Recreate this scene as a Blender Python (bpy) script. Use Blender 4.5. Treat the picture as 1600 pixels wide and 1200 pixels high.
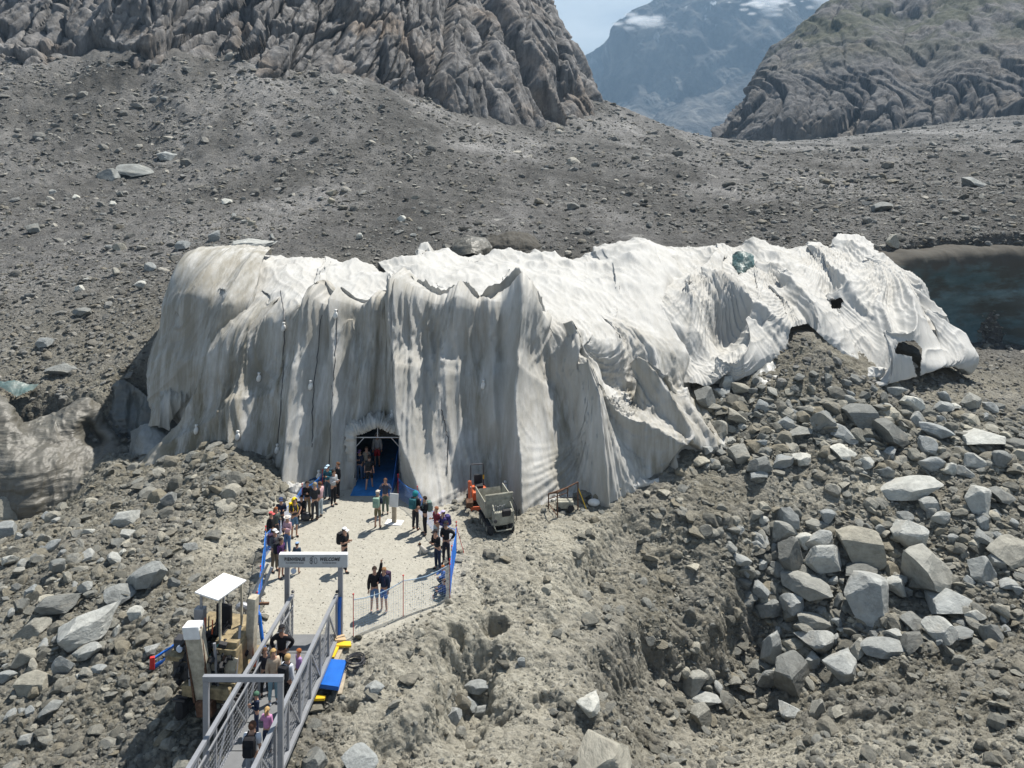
import bpy, bmesh, math, random, os
import numpy as np
from mathutils import Vector, Matrix, Euler
QUICK = False
R = math.radians
rng = np.random.default_rng(7)
random.seed(7)
scene = bpy.context.scene
for o in list(bpy.data.objects): bpy.data.objects.remove(o)
COL = scene.collection
# ------------------------------------------------------------ camera, sky, sun, exposure
FPX, HC, V0 = 1250.0, 18.2, 215.0      # focal length in photo pixels, eye height, horizon row
cam_d = bpy.data.cameras.new('camera'); cam = bpy.data.objects.new('camera', cam_d); COL.objects.link(cam)
cam.location = (0, 0, HC); cam.rotation_euler = (R(90), 0, 0)
cam_d.sensor_width = 36; cam_d.lens = 36 * FPX / 1600; cam_d.shift_y = -(600 - V0) / 1600
cam_d.clip_start = .2; cam_d.clip_end = 12000
scene.camera = cam
SUN_EL, SUN_AZ = 60.0, 43.0            # azimuth measured from +Y towards +X
world = bpy.data.worlds.new('World'); scene.world = world; world.use_nodes = True
wn = world.node_tree; wn.nodes.clear()
def nd(nt, typ, **kw):
    n = nt.nodes.new(typ)
    for k, v in kw.items():
        if k == 'inp':
            for a, b in v.items(): n.inputs[a].default_value = b
        else: setattr(n, k, v)
    return n
sky = nd(wn, 'ShaderNodeTexSky', sky_type='NISHITA', sun_disc=False, sun_elevation=R(SUN_EL), sun_rotation=R(SUN_AZ), altitude=1900, air_density=1.0, dust_density=1.5)
tc = nd(wn, 'ShaderNodeTexCoord')
mp = nd(wn, 'ShaderNodeMapping', inp={'Scale': (1, 1, 2.6)})
nz = nd(wn, 'ShaderNodeTexNoise', inp={'Scale': 2.1, 'Detail': 7, 'Roughness': .55})
rp = nd(wn, 'ShaderNodeMapRange', inp={'From Min': .40, 'From Max': .62})
mx = nd(wn, 'ShaderNodeMix', data_type='RGBA')
mx.inputs['B'].default_value = (9.5, 10.9, 12.0, 1)
bg = nd(wn, 'ShaderNodeBackground', inp={'Strength': .05})
wo = nd(wn, 'ShaderNodeOutputWorld')
wn.links.new(tc.outputs['Generated'], mp.inputs['Vector']); wn.links.new(mp.outputs[0], nz.inputs['Vector'])
sz = nd(wn, 'ShaderNodeSeparateXYZ'); wn.links.new(tc.outputs['Generated'], sz.inputs[0])
hb = nd(wn, 'ShaderNodeMapRange', inp={'From Min': 0., 'From Max': .5, 'To Min': .2, 'To Max': -.1}); wn.links.new(sz.outputs['Z'], hb.inputs[0])
ad = nd(wn, 'ShaderNodeMath', operation='ADD'); wn.links.new(nz.outputs[0], ad.inputs[0]); wn.links.new(hb.outputs[0], ad.inputs[1]); wn.links.new(ad.outputs[0], rp.inputs[0]); wn.links.new(rp.outputs[0], mx.inputs['Factor'])
wn.links.new(sky.outputs[0], mx.inputs['A']); wn.links.new(mx.outputs['Result'], bg.inputs[0]); wn.links.new(bg.outputs[0], wo.inputs[0])
sd = bpy.data.lights.new('sun', 'SUN'); sd.energy = 5.0; sd.angle = R(.53); sd.color = (1, .95, .87)
sun = bpy.data.objects.new('sun', sd); COL.objects.link(sun)
SDIR = Vector((math.sin(R(SUN_AZ)) * math.cos(R(SUN_EL)), math.cos(R(SUN_AZ)) * math.cos(R(SUN_EL)), math.sin(R(SUN_EL))))
sun.rotation_euler = SDIR.to_track_quat('Z', 'Y').to_euler(); sun.location = SDIR * 60
scene.view_settings.view_transform = 'Standard'; scene.view_settings.look = 'None'
scene.view_settings.exposure = .86; scene.view_settings.gamma = 1
scene.render.engine = 'CYCLES'
cy = scene.cycles
cy.use_denoising = True; cy.max_bounces = 5; cy.diffuse_bounces = 3; cy.volume_bounces = 0; cy.transparent_max_bounces = 32
cy.sample_clamp_indirect = 5
# ------------------------------------------------------------ geometry helpers
def W(u, v, D): return ((u - 800) / FPX * D, D, HC - (v - V0) / FPX * D)
def Wz(u, v, z):
    D = (HC - z) * FPX / (v - V0); return W(u, v, D)
_p = np.random.default_rng(3).permutation(256).astype(np.int32); PERM = np.concatenate([_p, _p, _p])
_g3 = np.array([[1,1,0],[-1,1,0],[1,-1,0],[-1,-1,0],[1,0,1],[-1,0,1],[1,0,-1],[-1,0,-1],[0,1,1],[0,-1,1],[0,1,-1],[0,-1,-1],[1,1,0],[-1,1,0],[0,-1,1],[0,-1,-1]], np.float32)
def perlin(x, y, z=None):
    x = np.asarray(x, np.float32); y = np.asarray(y, np.float32)
    xi = np.floor(x).astype(np.int32); yi = np.floor(y).astype(np.int32)
    xf = x - xi; yf = y - yi; xi &= 255; yi &= 255
    fx = xf*xf*xf*(xf*(xf*6-15)+10); fy = yf*yf*yf*(yf*(yf*6-15)+10)
    if z is None:
        def g(ix, iy, dx, dy):
            h = PERM[PERM[ix] + iy] & 7; a = h * (math.pi / 4)
            return np.cos(a).astype(np.float32) * dx + np.sin(a).astype(np.float32) * dy
        n00 = g(xi, yi, xf, yf); n10 = g(xi+1, yi, xf-1, yf); n01 = g(xi, yi+1, xf, yf-1); n11 = g(xi+1, yi+1, xf-1, yf-1)
        a = n00 + fx*(n10-n00); b = n01 + fx*(n11-n01); return (a + fy*(b-a)) * 1.4
    z = np.asarray(z, np.float32); zi = np.floor(z).astype(np.int32); zf = z - zi; zi &= 255
    fz = zf*zf*zf*(zf*(zf*6-15)+10)
    def g(ix, iy, iz, dx, dy, dz):
        G = _g3[PERM[PERM[PERM[ix] + iy] + iz] & 15]; return G[..., 0]*dx + G[..., 1]*dy + G[..., 2]*dz
    r = []
    for k in (0, 1):
        n00 = g(xi, yi, zi+k, xf, yf, zf-k); n10 = g(xi+1, yi, zi+k, xf-1, yf, zf-k)
        n01 = g(xi, yi+1, zi+k, xf, yf-1, zf-k); n11 = g(xi+1, yi+1, zi+k, xf-1, yf-1, zf-k)
        a = n00 + fx*(n10-n00); b = n01 + fx*(n11-n01); r.append(a + fy*(b-a))
    return r[0] + fz*(r[1]-r[0])
def fbm(x, y, z=None, octv=5, gain=.5, ridged=False, lac=2.03):
    s = 0; a = 1.0; f = 1.0; t = 0
    for i in range(octv):
        n = perlin(x*f+i*17.3, y*f+i*9.1, None if z is None else z*f+i*5.7)
        s = s + a*((1-2*np.abs(n)) if ridged else n); t += a; a *= gain; f *= lac
    return s / t
def sstep(a, b, x):
    t = np.clip((x-a)/(b-a), 0, 1); return t*t*(3-2*t)
def cells(x, y, z, seed=0, tilt=1.):
    """jointed blocks: every cell of a 3-D Voronoi diagram gets its own height and slope"""
    P = np.stack([x, y, z], -1).astype(np.float32); I = np.floor(P).astype(np.int32)
    best = np.full(x.shape, 1e9, np.float32); val = np.zeros(x.shape, np.float32); sec = best.copy()
    def hsh(a, b, c, s): return PERM[PERM[PERM[(a+s) & 255]+(b & 255)]+(c & 255)]/255.
    for dx in (-1, 0, 1):
        for dy in (-1, 0, 1):
            for dz in (-1, 0, 1):
                a, b, c = I[..., 0]+dx, I[..., 1]+dy, I[..., 2]+dz
                e = P-np.stack([a+hsh(a, b, c, 11+seed), b+hsh(a, b, c, 37+seed), c+hsh(a, b, c, 71+seed)], -1)
                q = (e**2).sum(-1); m = q < best
                sec = np.where(m, best, np.minimum(sec, q)); best = np.where(m, q, best)
                h = hsh(a, b, c, 5+seed)-.5+tilt*((hsh(a, b, c, 91+seed)-.5)*e[..., 0]+(hsh(a, b, c, 123+seed)-.5)*e[..., 1]+(hsh(a, b, c, 151+seed)-.5)*e[..., 2])
                val = np.where(m, h, val)
    return val, np.sqrt(sec)-np.sqrt(best)
def grid_mesh(name, P, mask=None, smooth=True, attrs=None):
    nr, nc = P.shape[:2]; me = bpy.data.meshes.new(name)
    idx = np.arange(nr*nc, dtype=np.int32).reshape(nr, nc)
    q = np.stack([idx[:-1, :-1], idx[:-1, 1:], idx[1:, 1:], idx[1:, :-1]], -1).reshape(-1, 4)
    if mask is not None: q = q[mask.reshape(-1)]
    me.vertices.add(nr*nc); me.vertices.foreach_set('co', P.astype(np.float32).ravel())
    me.loops.add(q.size); me.polygons.add(len(q))
    me.loops.foreach_set('vertex_index', q.ravel().astype(np.int32))
    me.polygons.foreach_set('loop_start', (np.arange(len(q))*4).astype(np.int32))
    me.polygons.foreach_set('use_smooth', np.full(len(q), smooth))
    for k, A in (attrs or {}).items():
        at = me.attributes.new(k, 'FLOAT', 'POINT'); at.data.foreach_set('value', A.astype(np.float32).ravel())
    me.update(calc_edges=True); me.validate()
    return me
def link(name, me, mat=None, parent=None, **tags):
    o = bpy.data.objects.new(name, me); COL.objects.link(o)
    if mat is not None and me is not None and not me.materials: me.materials.append(mat)
    if parent is not None: o.parent = parent
    for k, v in tags.items(): o[k] = v
    return o
def catmull(C, n, axis):
    C = np.moveaxis(np.asarray(C, float), axis, 0); m = len(C)
    t = np.linspace(0, m-1, n); i = np.clip(np.floor(t).astype(int), 0, m-2); f = (t-i).reshape((-1,)+(1,)*(C.ndim-1))
    p0 = C[np.maximum(i-1, 0)]; p1 = C[i]; p2 = C[i+1]; p3 = C[np.minimum(i+2, m-1)]
    m1 = (p2-p0)/2; m2 = (p3-p1)/2
    r = (2*f**3-3*f**2+1)*p1 + (f**3-2*f**2+f)*m1 + (-2*f**3+3*f**2)*p2 + (f**3-f**2)*m2
    return np.moveaxis(r, 0, axis)
def normals(P):
    du = np.gradient(P, axis=1); dv = np.gradient(P, axis=0)
    n = np.cross(du, dv); n /= np.linalg.norm(n, axis=-1, keepdims=True)+1e-9
    return n
def toward_cam(P, N):
    s = np.sign(((np.array([0, 0, HC+10.]) - P) * N).sum(-1, keepdims=True).mean())
    return N*s
def proj(P): return 800 + P[..., 0]/P[..., 1]*FPX, V0 + (HC-P[..., 2])/P[..., 1]*FPX
def polydist(u, v, pts):
    """distance to a polyline, signed side, and position along it 0..1"""
    best = np.full(np.shape(u), 1e9); side = np.zeros(np.shape(u)); along = np.zeros(np.shape(u)); n = len(pts)-1
    for k in range(n):
        (x0, y0), (x1, y1) = pts[k], pts[k+1]; dx, dy = x1-x0, y1-y0; L = dx*dx+dy*dy
        t = np.clip(((u-x0)*dx+(v-y0)*dy)/L, 0, 1); ex = u-x0-t*dx; ey = v-y0-t*dy
        d = np.sqrt(ex*ex+ey*ey); m = d < best
        best = np.where(m, d, best); side = np.where(m, np.sign(dx*(v-y0)-dy*(u-x0)), side); along = np.where(m, (k+t)/n, along)
    return best, side, along
# ------------------------------------------------------------ materials
def newmat(name, rough=.8, spec=.3, metal=0.):
    m = bpy.data.materials.new(name); m.use_nodes = True; nt = m.node_tree
    b = nt.nodes['Principled BSDF']; b.inputs['Roughness'].default_value = rough
    b.inputs['Specular IOR Level'].default_value = spec; b.inputs['Metallic'].default_value = metal
    return m, nt, b
def flat(name, rgb, rough=.6, spec=.35, metal=0., var=.06, scale=3.0):
    """plain painted or woven surface with a little wear in the colour"""
    m, nt, b = newmat(name, rough, spec, metal)
    t = nd(nt, 'ShaderNodeTexCoord'); n = nd(nt, 'ShaderNodeTexNoise', inp={'Scale': scale, 'Detail': 5, 'Roughness': .65})
    r = nd(nt, 'ShaderNodeMapRange', inp={'From Min': .3, 'From Max': .7, 'To Min': 1-var*2.5, 'To Max': 1+var})
    h = nd(nt, 'ShaderNodeMix', data_type='RGBA', blend_type='MULTIPLY', inp={0: 1.0}); h.inputs['A'].default_value = (*rgb, 1)
    nt.links.new(t.outputs['Object'], n.inputs['Vector']); nt.links.new(n.outputs[0], r.inputs[0])
    nt.links.new(r.outputs[0], h.inputs['B']); nt.links.new(h.outputs['Result'], b.inputs['Base Color'])
    return m
def tex(nt, typ, vec, **inp):
    n = nd(nt, typ); 
    for k, v in inp.items(): n.inputs[k.replace('_', ' ')].default_value = v
    nt.links.new(vec, n.inputs['Vector']); return n
def ramp(nt, fac, *stops):
    n = nd(nt, 'ShaderNodeValToRGB'); cr = n.color_ramp
    while len(cr.elements) < len(stops): cr.elements.new(.5)
    for e, (p, c) in zip(cr.elements, stops):
        e.position = p; e.color = (*c, 1) if len(c) == 3 else c
    nt.links.new(fac, n.inputs[0]); return n.outputs[0]
def mix(nt, fac, a, b, mode='MIX'):
    n = nd(nt, 'ShaderNodeMix', data_type='RGBA', blend_type=mode)
    for s, x in (('Factor', fac), ('A', a), ('B', b)):
        if hasattr(x, 'is_linked') or isinstance(x, bpy.types.NodeSocket): nt.links.new(x, n.inputs[s])
        else: n.inputs[s].default_value = x if s == 'Factor' else (*x, 1)
    return n.outputs['Result']
def mrange(nt, x, a, b, c=0., d=1.):
    n = nd(nt, 'ShaderNodeMapRange', inp={'From Min': a, 'From Max': b, 'To Min': c, 'To Max': d}); nt.links.new(x, n.inputs[0]); return n.outputs[0]
def mth(nt, op, a, b=None):
    n = nd(nt, 'ShaderNodeMath', operation=op)
    for i, x in enumerate((a, b)):
        if x is None: continue
        if isinstance(x, bpy.types.NodeSocket): nt.links.new(x, n.inputs[i])
        else: n.inputs[i].default_value = x
    return n.outputs[0]
def bump(nt, b, h, strength=.5, dist=.05, prev=None):
    n = nd(nt, 'ShaderNodeBump', inp={'Strength': strength, 'Distance': dist}); nt.links.new(h, n.inputs['Height'])
    if prev is not None: nt.links.new(prev, n.inputs['Normal'])
    nt.links.new(n.outputs[0], b.inputs['Normal']); return n.outputs[0]
def geo(nt, scl=(1, 1, 1), rot=(0, 0, 0)):
    g = nd(nt, 'ShaderNodeNewGeometry'); m = nd(nt, 'ShaderNodeMapping', inp={'Scale': scl, 'Rotation': rot})
    nt.links.new(g.outputs['Position'], m.inputs['Vector']); return m.outputs[0]
def attr(nt, name):
    a = nd(nt, 'ShaderNodeAttribute', attribute_name=name); return a.outputs['Fac']
# terrain: pale silt, grey rubble, fine stones
M = {}
m, nt, b = newmat('moraine_ground', .95, .15); M['ground'] = m
P_ = geo(nt); zone = attr(nt, 'zone'); far = attr(nt, 'far')
n1 = tex(nt, 'ShaderNodeTexNoise', P_, Scale=.35, Detail=8., Roughness=.6).outputs[0]
n2 = tex(nt, 'ShaderNodeTexNoise', P_, Scale=3.2, Detail=8., Roughness=.7).outputs[0]
n3 = tex(nt, 'ShaderNodeTexNoise', P_, Scale=.03, Detail=6., Roughness=.6).outputs[0]
vo = tex(nt, 'ShaderNodeTexVoronoi', P_, Scale=5.5, Randomness=1.); vc = vo.outputs['Color']; vd = vo.outputs['Distance']
vo2 = tex(nt, 'ShaderNodeTexVoronoi', P_, Scale=1.1, Randomness=1.)
silt = ramp(nt, n2, (.3, (.20, .188, .15)), (.5, (.315, .298, .245)), (.72, (.42, .402, .34)))
rub = ramp(nt, n2, (.28, (.095, .088, .068)), (.5, (.162, .152, .122)), (.7, (.27, .256, .212)))
rub = mix(nt, mrange(nt, n1, .42, .62), rub, mix(nt, .5, rub, (.20, .195, .18)))
near = mix(nt, zone, rub, silt)
g1 = tex(nt, 'ShaderNodeTexNoise', geo(nt, (.06, .016, .03), (0, 0, .35)), Scale=1., Detail=7., Roughness=.6).outputs[0]
farc = ramp(nt, n3, (.35, (.12, .118, .112)), (.5, (.175, .172, .164)), (.66, (.235, .231, .222)))
farc = mix(nt, 1., farc, ramp(nt, g1, (.36, (.62, .62, .61)), (.5, (1., 1., 1.)), (.64, (1.45, 1.45, 1.47))), 'MULTIPLY')
sp = ramp(nt, tex(nt, 'ShaderNodeTexVoronoi', P_, Scale=.75).outputs['Color'], (.0, (.7, .7, .7)), (.6, (1., 1., 1.)), (.93, (1.15, 1.15, 1.15)), (.97, (2.0, 2., 1.95)))
farc = mix(nt, 1., farc, sp, 'MULTIPLY')
farc = mix(nt, 1., farc, ramp(nt, n2, (.3, (.75, .75, .75)), (.7, (1.25, 1.25, 1.25))), 'MULTIPLY')
colr = mix(nt, far, near, farc)
peb = ramp(nt, vc, (.0, (.65, .65, .65)), (.5, (1, 1, 1)), (.9, (1.35, 1.35, 1.35)))
pebm = mth(nt, 'MULTIPLY', mrange(nt, vd, .25, .5, 1., 0.), mrange(nt, n1, .45, .6, .9, .25))
colr = mix(nt, pebm, colr, mix(nt, 1., colr, peb, 'MULTIPLY'))
nt.links.new(colr, b.inputs['Base Color'])
colr = mix(nt, mth(nt, 'MULTIPLY', attr(nt, 'plaza'), .65), colr, (.365, .35, .305)); nt.links.new(colr, b.inputs['Base Color'])
flt = mrange(nt, attr(nt, 'plaza'), 0., 1., 1., .22)
h = mth(nt, 'MULTIPLY', mth(nt, 'ADD', mth(nt, 'MULTIPLY', n2, 1.4), mth(nt, 'MULTIPLY', mth(nt, 'SUBTRACT', 1., vd), .5)), flt)
pr = bump(nt, b, h, .9, .16); h2 = tex(nt, 'ShaderNodeTexNoise', P_, Scale=14., Detail=4., Roughness=.7).outputs[0]
pr = bump(nt, b, h2, .5, .03, pr)
hf = mth(nt, 'MULTIPLY', tex(nt, 'ShaderNodeTexNoise', P_, Scale=.6, Detail=8., Roughness=.75).outputs[0], far)
bump(nt, b, hf, .9, 1.6, pr)
# loose rock
def rockmat(name, tint, dark=.6):
    m, nt, b = newmat(name, .85, .25)
    oi = nd(nt, 'ShaderNodeObjectInfo'); tcx = nd(nt, 'ShaderNodeTexCoord')
    vm = nd(nt, 'ShaderNodeVectorMath', operation='ADD'); nt.links.new(tcx.outputs['Object'], vm.inputs[0]); nt.links.new(oi.outputs['Random'], vm.inputs[1])
    v = vm.outputs[0]
    a = tex(nt, 'ShaderNodeTexNoise', v, Scale=1.8, Detail=9., Roughness=.72).outputs[0]
    c = ramp(nt, a, (.3, tuple(x*.62 for x in tint)), (.52, tint), (.75, tuple(x*1.3 for x in tint)))
    rnd = ramp(nt, oi.outputs['Random'], (0, (.5, .5, .48)), (.3, (.82, .84, .85)), (.5, (1.0, .93, .80)), (.62, (.92, .96, 1.0)), (.85, (1.12, 1.13, 1.13)), (1, (1.8, 1.76, 1.66)))
    c = mix(nt, 1., c, rnd, 'MULTIPLY')
    mu = tex(nt, 'ShaderNodeTexNoise', v, Scale=.9, Detail=3.).outputs[0]
    c = mix(nt, mrange(nt, mu, .58, .75, 0., .5), c, (.27, .235, .18))
    nt.links.new(c, b.inputs['Base Color'])
    wv = tex(nt, 'ShaderNodeTexNoise', v, Scale=5., Detail=6., Roughness=.75).outputs[0]
    bump(nt, b, wv, .7, .12)
    return m
M['rock'] = rockmat('grey_granite', (.31, .315, .30))
M['rubble'] = rockmat('rubble_stone', (.225, .218, .19))
M['talus'] = rockmat('talus_stone', (.20, .195, .18))
# ------------------------------------------------------------ terrain
def rbf(ctrl, lam=.004):
    c = np.array(ctrl, float); X = np.stack([(c[:, 0]-800)/FPX*2.2, np.log(c[:, 1])*1.0], 1); z = c[:, 2]
    def U(r2): return np.where(r2 > 1e-12, .5*r2*np.log(r2+1e-12), 0)
    d2 = ((X[:, None]-X[None])**2).sum(-1); n = len(c)
    A = np.zeros((n+3, n+3)); A[:n, :n] = U(d2)+lam*np.eye(n); A[:n, n] = 1; A[:n, n+1:] = X; A[n, :n] = 1; A[n+1:, :n] = X.T
    w = np.linalg.solve(A, np.concatenate([z, [0, 0, 0]]))
    def f(s, lD):
        o = np.full(s.shape, w[n]) + w[n+1]*s*2.2 + w[n+2]*lD
        for k in range(n):
            o += w[k]*U((s*2.2-X[k, 0])**2+(lD-X[k, 1])**2)
        return o
    return f
def pz(u, v, z): return (u, (HC-z)*FPX/(v-V0), z)
FRONT = [pz(*q) for q in [(-300,1200,-1.2),(0,1200,-1),(150,1150,-.7),(300,1200,-.6),(500,1200,-.8),(700,1200,-1.0),(850,1150,-1.2),(950,1200,-1.7),
 (0,1050,-.7),(150,1000,-.1),(300,1050,0),(260,900,.4),(100,850,0),(0,900,-1),(-300,900,-2),(0,800,-2.6),(60,770,-2.8),
 (330,870,.15),(400,840,0),(350,790,.5),(380,745,1.0),(340,700,1.9),(300,730,.9),(420,740,.5),(200,770,-.5),(100,800,-1.8),(170,700,.3),(200,720,-.3),
 (420,820,0),(450,790,0),(420,900,0),(410,990,0),(560,760,0),(560,850,0),(560,950,0),(640,780,0),(700,800,0),(700,900,0),(640,950,0),
 (600,1000,0),(500,1000,-.1),(480,1080,-.6),(560,1080,-.4),(800,850,0),(900,800,0),(870,860,0),(760,930,-.1),(700,990,-.3),
 (960,800,-.1),(900,920,-.7),(860,970,-.8),(850,1050,-1.2),(780,1080,-1.2),(960,900,-1.0),(1000,1010,-2.4),(1000,1100,-3.0),
 (1080,1000,-3.6),(1180,1000,-4.4),(1200,900,-2.6),(1100,900,-1.8),(1150,840,-.8),(1050,800,-.1),(1250,830,-1),(1300,900,-2.2),(1300,1000,-4),
 (1450,950,-3),(1600,950,-2.2),(1200,1080,-4.4),(1080,1170,-3.6),(1300,1100,-3.4),(1400,1050,-3),(1600,1040,-2.0),(1250,1200,-2.9),
 (1450,1130,-2.2),(1600,1120,-1.7),(1600,1200,-1.6),(1450,1200,-2.1),(1900,1200,-1),(1900,1000,-1.5),(1450,850,-1.2),(1350,760,.2),
 (1500,780,.1),(1600,780,.1),(1200,760,.3),(1250,680,1.4),(1400,680,1.3),(1600,680,1.0),(1150,700,.9),(1120,640,2.3),(1180,600,3.5),
 (1250,545,5.0),(1262,518,5.7),(1300,545,4.9),(1310,590,3.6),(1400,600,3.0),(1480,590,2.6),(1600,590,1.5),(1600,568,.9),(1900,600,1),(1100,600,3.3),(1900,780,0)]]
FRONT += [(600,48,-.6),(900,48,-.3),(600,60,-1),(1000,56,1.5),(1250,60,3.2),(1380,60,2.8),(100,48,-2.5),(0,46,-3.2),(-300,46,-3.5),
 (1600,66,.5),(300,50,-1),(1440,58,2.2),(0,14,-3),(800,14,-3),(1600,14,-3),(1900,16,-2),(-300,16,-3)]
def vd(u, v, D): return (u, D, HC-(v-V0)/FPX*D)
BACK = [(-400,50,2.6),(0,50,2.2),(150,50,2.4),(0,54,3.6),(150,54,3.9),(250,54,4.6),(400,60,7.0),(600,62,7.9),(900,66,8.0),(1200,72,8.2),(1350,72,8.8),(1450,71,9.2),(1600,71,9.7),(2000,75,10),
 (100,60,5.4),(-300,60,5.4),(100,75,7.2),(-300,80,8),(300,70,7.5),(300,100,9.5),(100,100,9),(-300,110,11),(215,140,12),(0,130,12.6),
 (215,165,20),(0,160,22),(-400,160,24),(215,195,34.6),(0,190,33.6),(-400,195,40),vd(430,130,195),(430,160,20),(430,130,12.5),
 (700,77,8.7),(700,106,11),(700,170,16.2),vd(600,168,190),vd(760,205,230),vd(870,200,275),vd(930,190,300),(850,130,10.6),(930,158,12.5),(930,89,9.6),
 vd(940,160,330),vd(1000,186,360),vd(1060,205,420),vd(1125,222,600),(1120,120,9.6),(1120,172,11.8),(1120,325,13),(1400,172,12),
 (1600,214,11),(1600,82,11.2),(1380,92,10.6),vd(1400,207,450),vd(1600,198,400),vd(1250,221,500),(1900,300,27),(2000,150,14),
 (930,650,18),(1060,800,11),(1300,900,20),(1700,900,80),(600,500,60),(0,400,80),(1480,110,10.4),vd(1250,262,170),vd(1500,250,200)]
sc_ = 1.0 if not QUICK else .5
NS = int(720*sc_)
S = np.linspace(-.9, .9, NS)
lD = np.concatenate([np.linspace(math.log(a), math.log(b_), int(n*sc_), endpoint=False) for a, b_, n in ((13, 22, 26), (22, 50, 560), (50, 75, 130), (75, 940, 230))]+[[math.log(950)]]); ND = len(lD)
SS, LL = np.meshgrid(S, lD); DD = np.exp(LL); XX = SS*DD; YY = DD
ZF = rbf(FRONT)(SS, np.clip(LL, 0, math.log(72))); ZB = rbf(BACK)(SS, np.clip(LL, math.log(44), 9))
UU = SS*FPX+800
stepD = np.interp(UU, [-400,0,150,230,400,600,1000,1250,1340,1450,1600,2000], [49,48.4,48.6,51,56,57,60,64,68,69.5,70,72])
stepW = np.interp(UU, [-400,230,400,1250,1340,2000], [1.6,1.6,5,5,1.2,1.2])
k = sstep(-1, 1, (DD-stepD)/stepW + .5*fbm(XX*.3, YY*.3, octv=3))
ZT = ZF*(1-k)+ZB*k
# scarps (world polylines from photo picks), holes, ridged clods
def scarp(pts, z, drop, L, w=.8, flip=1):
    global ZT
    wp = [Wz(u, v, z)[:2] for u, v in pts]
    jx = XX+.5*fbm(XX*.9, YY*.9, octv=4)+.22*fbm(XX*4, YY*4, octv=2); jy = YY+.5*fbm(XX*.9+9, YY*.9, octv=4)
    m = (np.abs(XX-np.mean([p[0] for p in wp])) < 14) & (np.abs(YY-np.mean([p[1] for p in wp])) < 14)
    d, sd_, al = polydist(jx[m], jy[m], wp)
    s = d*sd_*flip; end = sstep(0, .12, al)*sstep(1, .88, al)
    ZT[m] += end*(-drop*sstep(-w*.3, w, s)*np.exp(-(np.maximum(s, 0)/L)**2) + drop*.14*np.exp(-((s+.25)/.5)**2))
scarp([(985,790),(940,830),(905,860),(885,890),(888,915)], -.2, .8, 2.6, flip=1)
scarp([(1180,840),(1110,905),(1060,925),(995,930),(960,980),(925,1015),(915,1050)], -1.0, 1.35, 5., flip=1)
scarp([(740,915),(790,912),(840,925),(880,930)], -.1, .35, 1.5, flip=-1)
scarp([(720,975),(700,1020),(692,1060),(672,1090),(620,1125),(560,1138)], -.4, .75, 2.6, flip=1)
scarp([(770,1000),(790,1050),(800,1090)], -.7, .6, 1.2, flip=-1)
scarp([(870,1060),(900,1090),(940,1110)], -1.2, .5, 1.5, flip=-1)
scarp([(1330,1060),(1420,1020),(1500,980),(1600,975)], -2.4, .5, 1.6, flip=-1)
for (u, v, z, r_, h_) in [(770,965,-.3,.55,.8),(712,985,-.3,.35,.5),(720,1045,-.7,1.0,.7),(545,1115,-.6,.3,.3),(720,1110,-1,.9,.4),(1010,1130,-2.8,1.2,.5)]:
    x, y, _ = Wz(u, v, z); rr = np.hypot(XX-x, YY-y)*(1+.3*fbm(XX*2, YY*2, octv=2)); ZT -= h_*sstep(r_*1.25, r_*.7, rr)
VV = V0+(HC-ZT)/DD*FPX
# plaza mask (flat walked ground) 
def inpoly(u, v, poly):
    c = np.zeros(np.shape(u), bool); n = len(poly)
    for i in range(n):
        (x0, y0), (x1, y1) = poly[i], poly[(i+1) % n]
        c ^= ((y0 > v) != (y1 > v)) & (u < (x1-x0)*(v-y0)/((y1-y0) or 1e-9)+x0)
    return c
def pd_in(u, v, poly):
    d = polydist(u, v, poly+[poly[0]])[0]; return np.where(inpoly(u, v, poly), d, -d)
PLAZA = [(425,800),(500,745),(560,720),(640,740),(700,790),(722,850),(712,900),(690,945),(620,985),(540,1005),(410,1010),(408,900)]
plz = sstep(-30, 16, 9*fbm(XX*.9,YY*.9,octv=3)+pd_in(UU, VV, PLAZA)) * (DD < 46)
dirt = np.clip(sstep(620, 720, UU)*sstep(1080, 900, UU+.3*(VV-800))*sstep(760, 830, VV)+sstep(1120, 1190, VV)*sstep(980,1150,UU)+sstep(480,560,UU)*sstep(760,640,UU)*sstep(980,1040,VV)
   + sstep(1150,1250,UU)*sstep(1600,1300,UU)*np.exp(-((VV-770)/40)**2)*.7 + np.exp(-((UU-350)/60)**2-((VV-850)/60)**2), 0, 1)*(DD < 48)
far_ = sstep(47, 75, DD)
am = (1-.93*plz)*(1-.45*dirt)
gr = np.minimum(1, DD/60)
ZT += am*(.30*fbm(XX*.5, YY*.5, octv=3)+.16*fbm(XX*1.7, YY*1.7, octv=4, ridged=True)*(1-far_)+.10*fbm(XX*5, YY*5, octv=3)*(1-far_)) + .015*plz*fbm(XX*2, YY*2, octv=3)
ZT += far_*(1.0*fbm(XX*.08, YY*.08, octv=5)*sstep(55, 110, DD)+.5*fbm(XX*.25, YY*.22, octv=4, ridged=True)*sstep(60, 90, DD)+ .30*fbm(XX*.9,YY*.7,octv=3))
ZT += far_*2.4*fbm(XX*.05+YY*.02+4, YY*.012, octv=4, ridged=True)*sstep(100, 180, DD)*sstep(420, 300, DD)+far_*1.0*fbm((XX+.8*YY)*.12, (YY-.5*XX)*.03, octv=3, ridged=True)*sstep(75, 110, DD)*sstep(420, 300, DD)
ZT += am*(1-far_)*.35*sstep(900, 1200, UU)*sstep(900,1000,VV)*fbm(XX*.35, YY*.9, octv=3, ridged=True)
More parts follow.
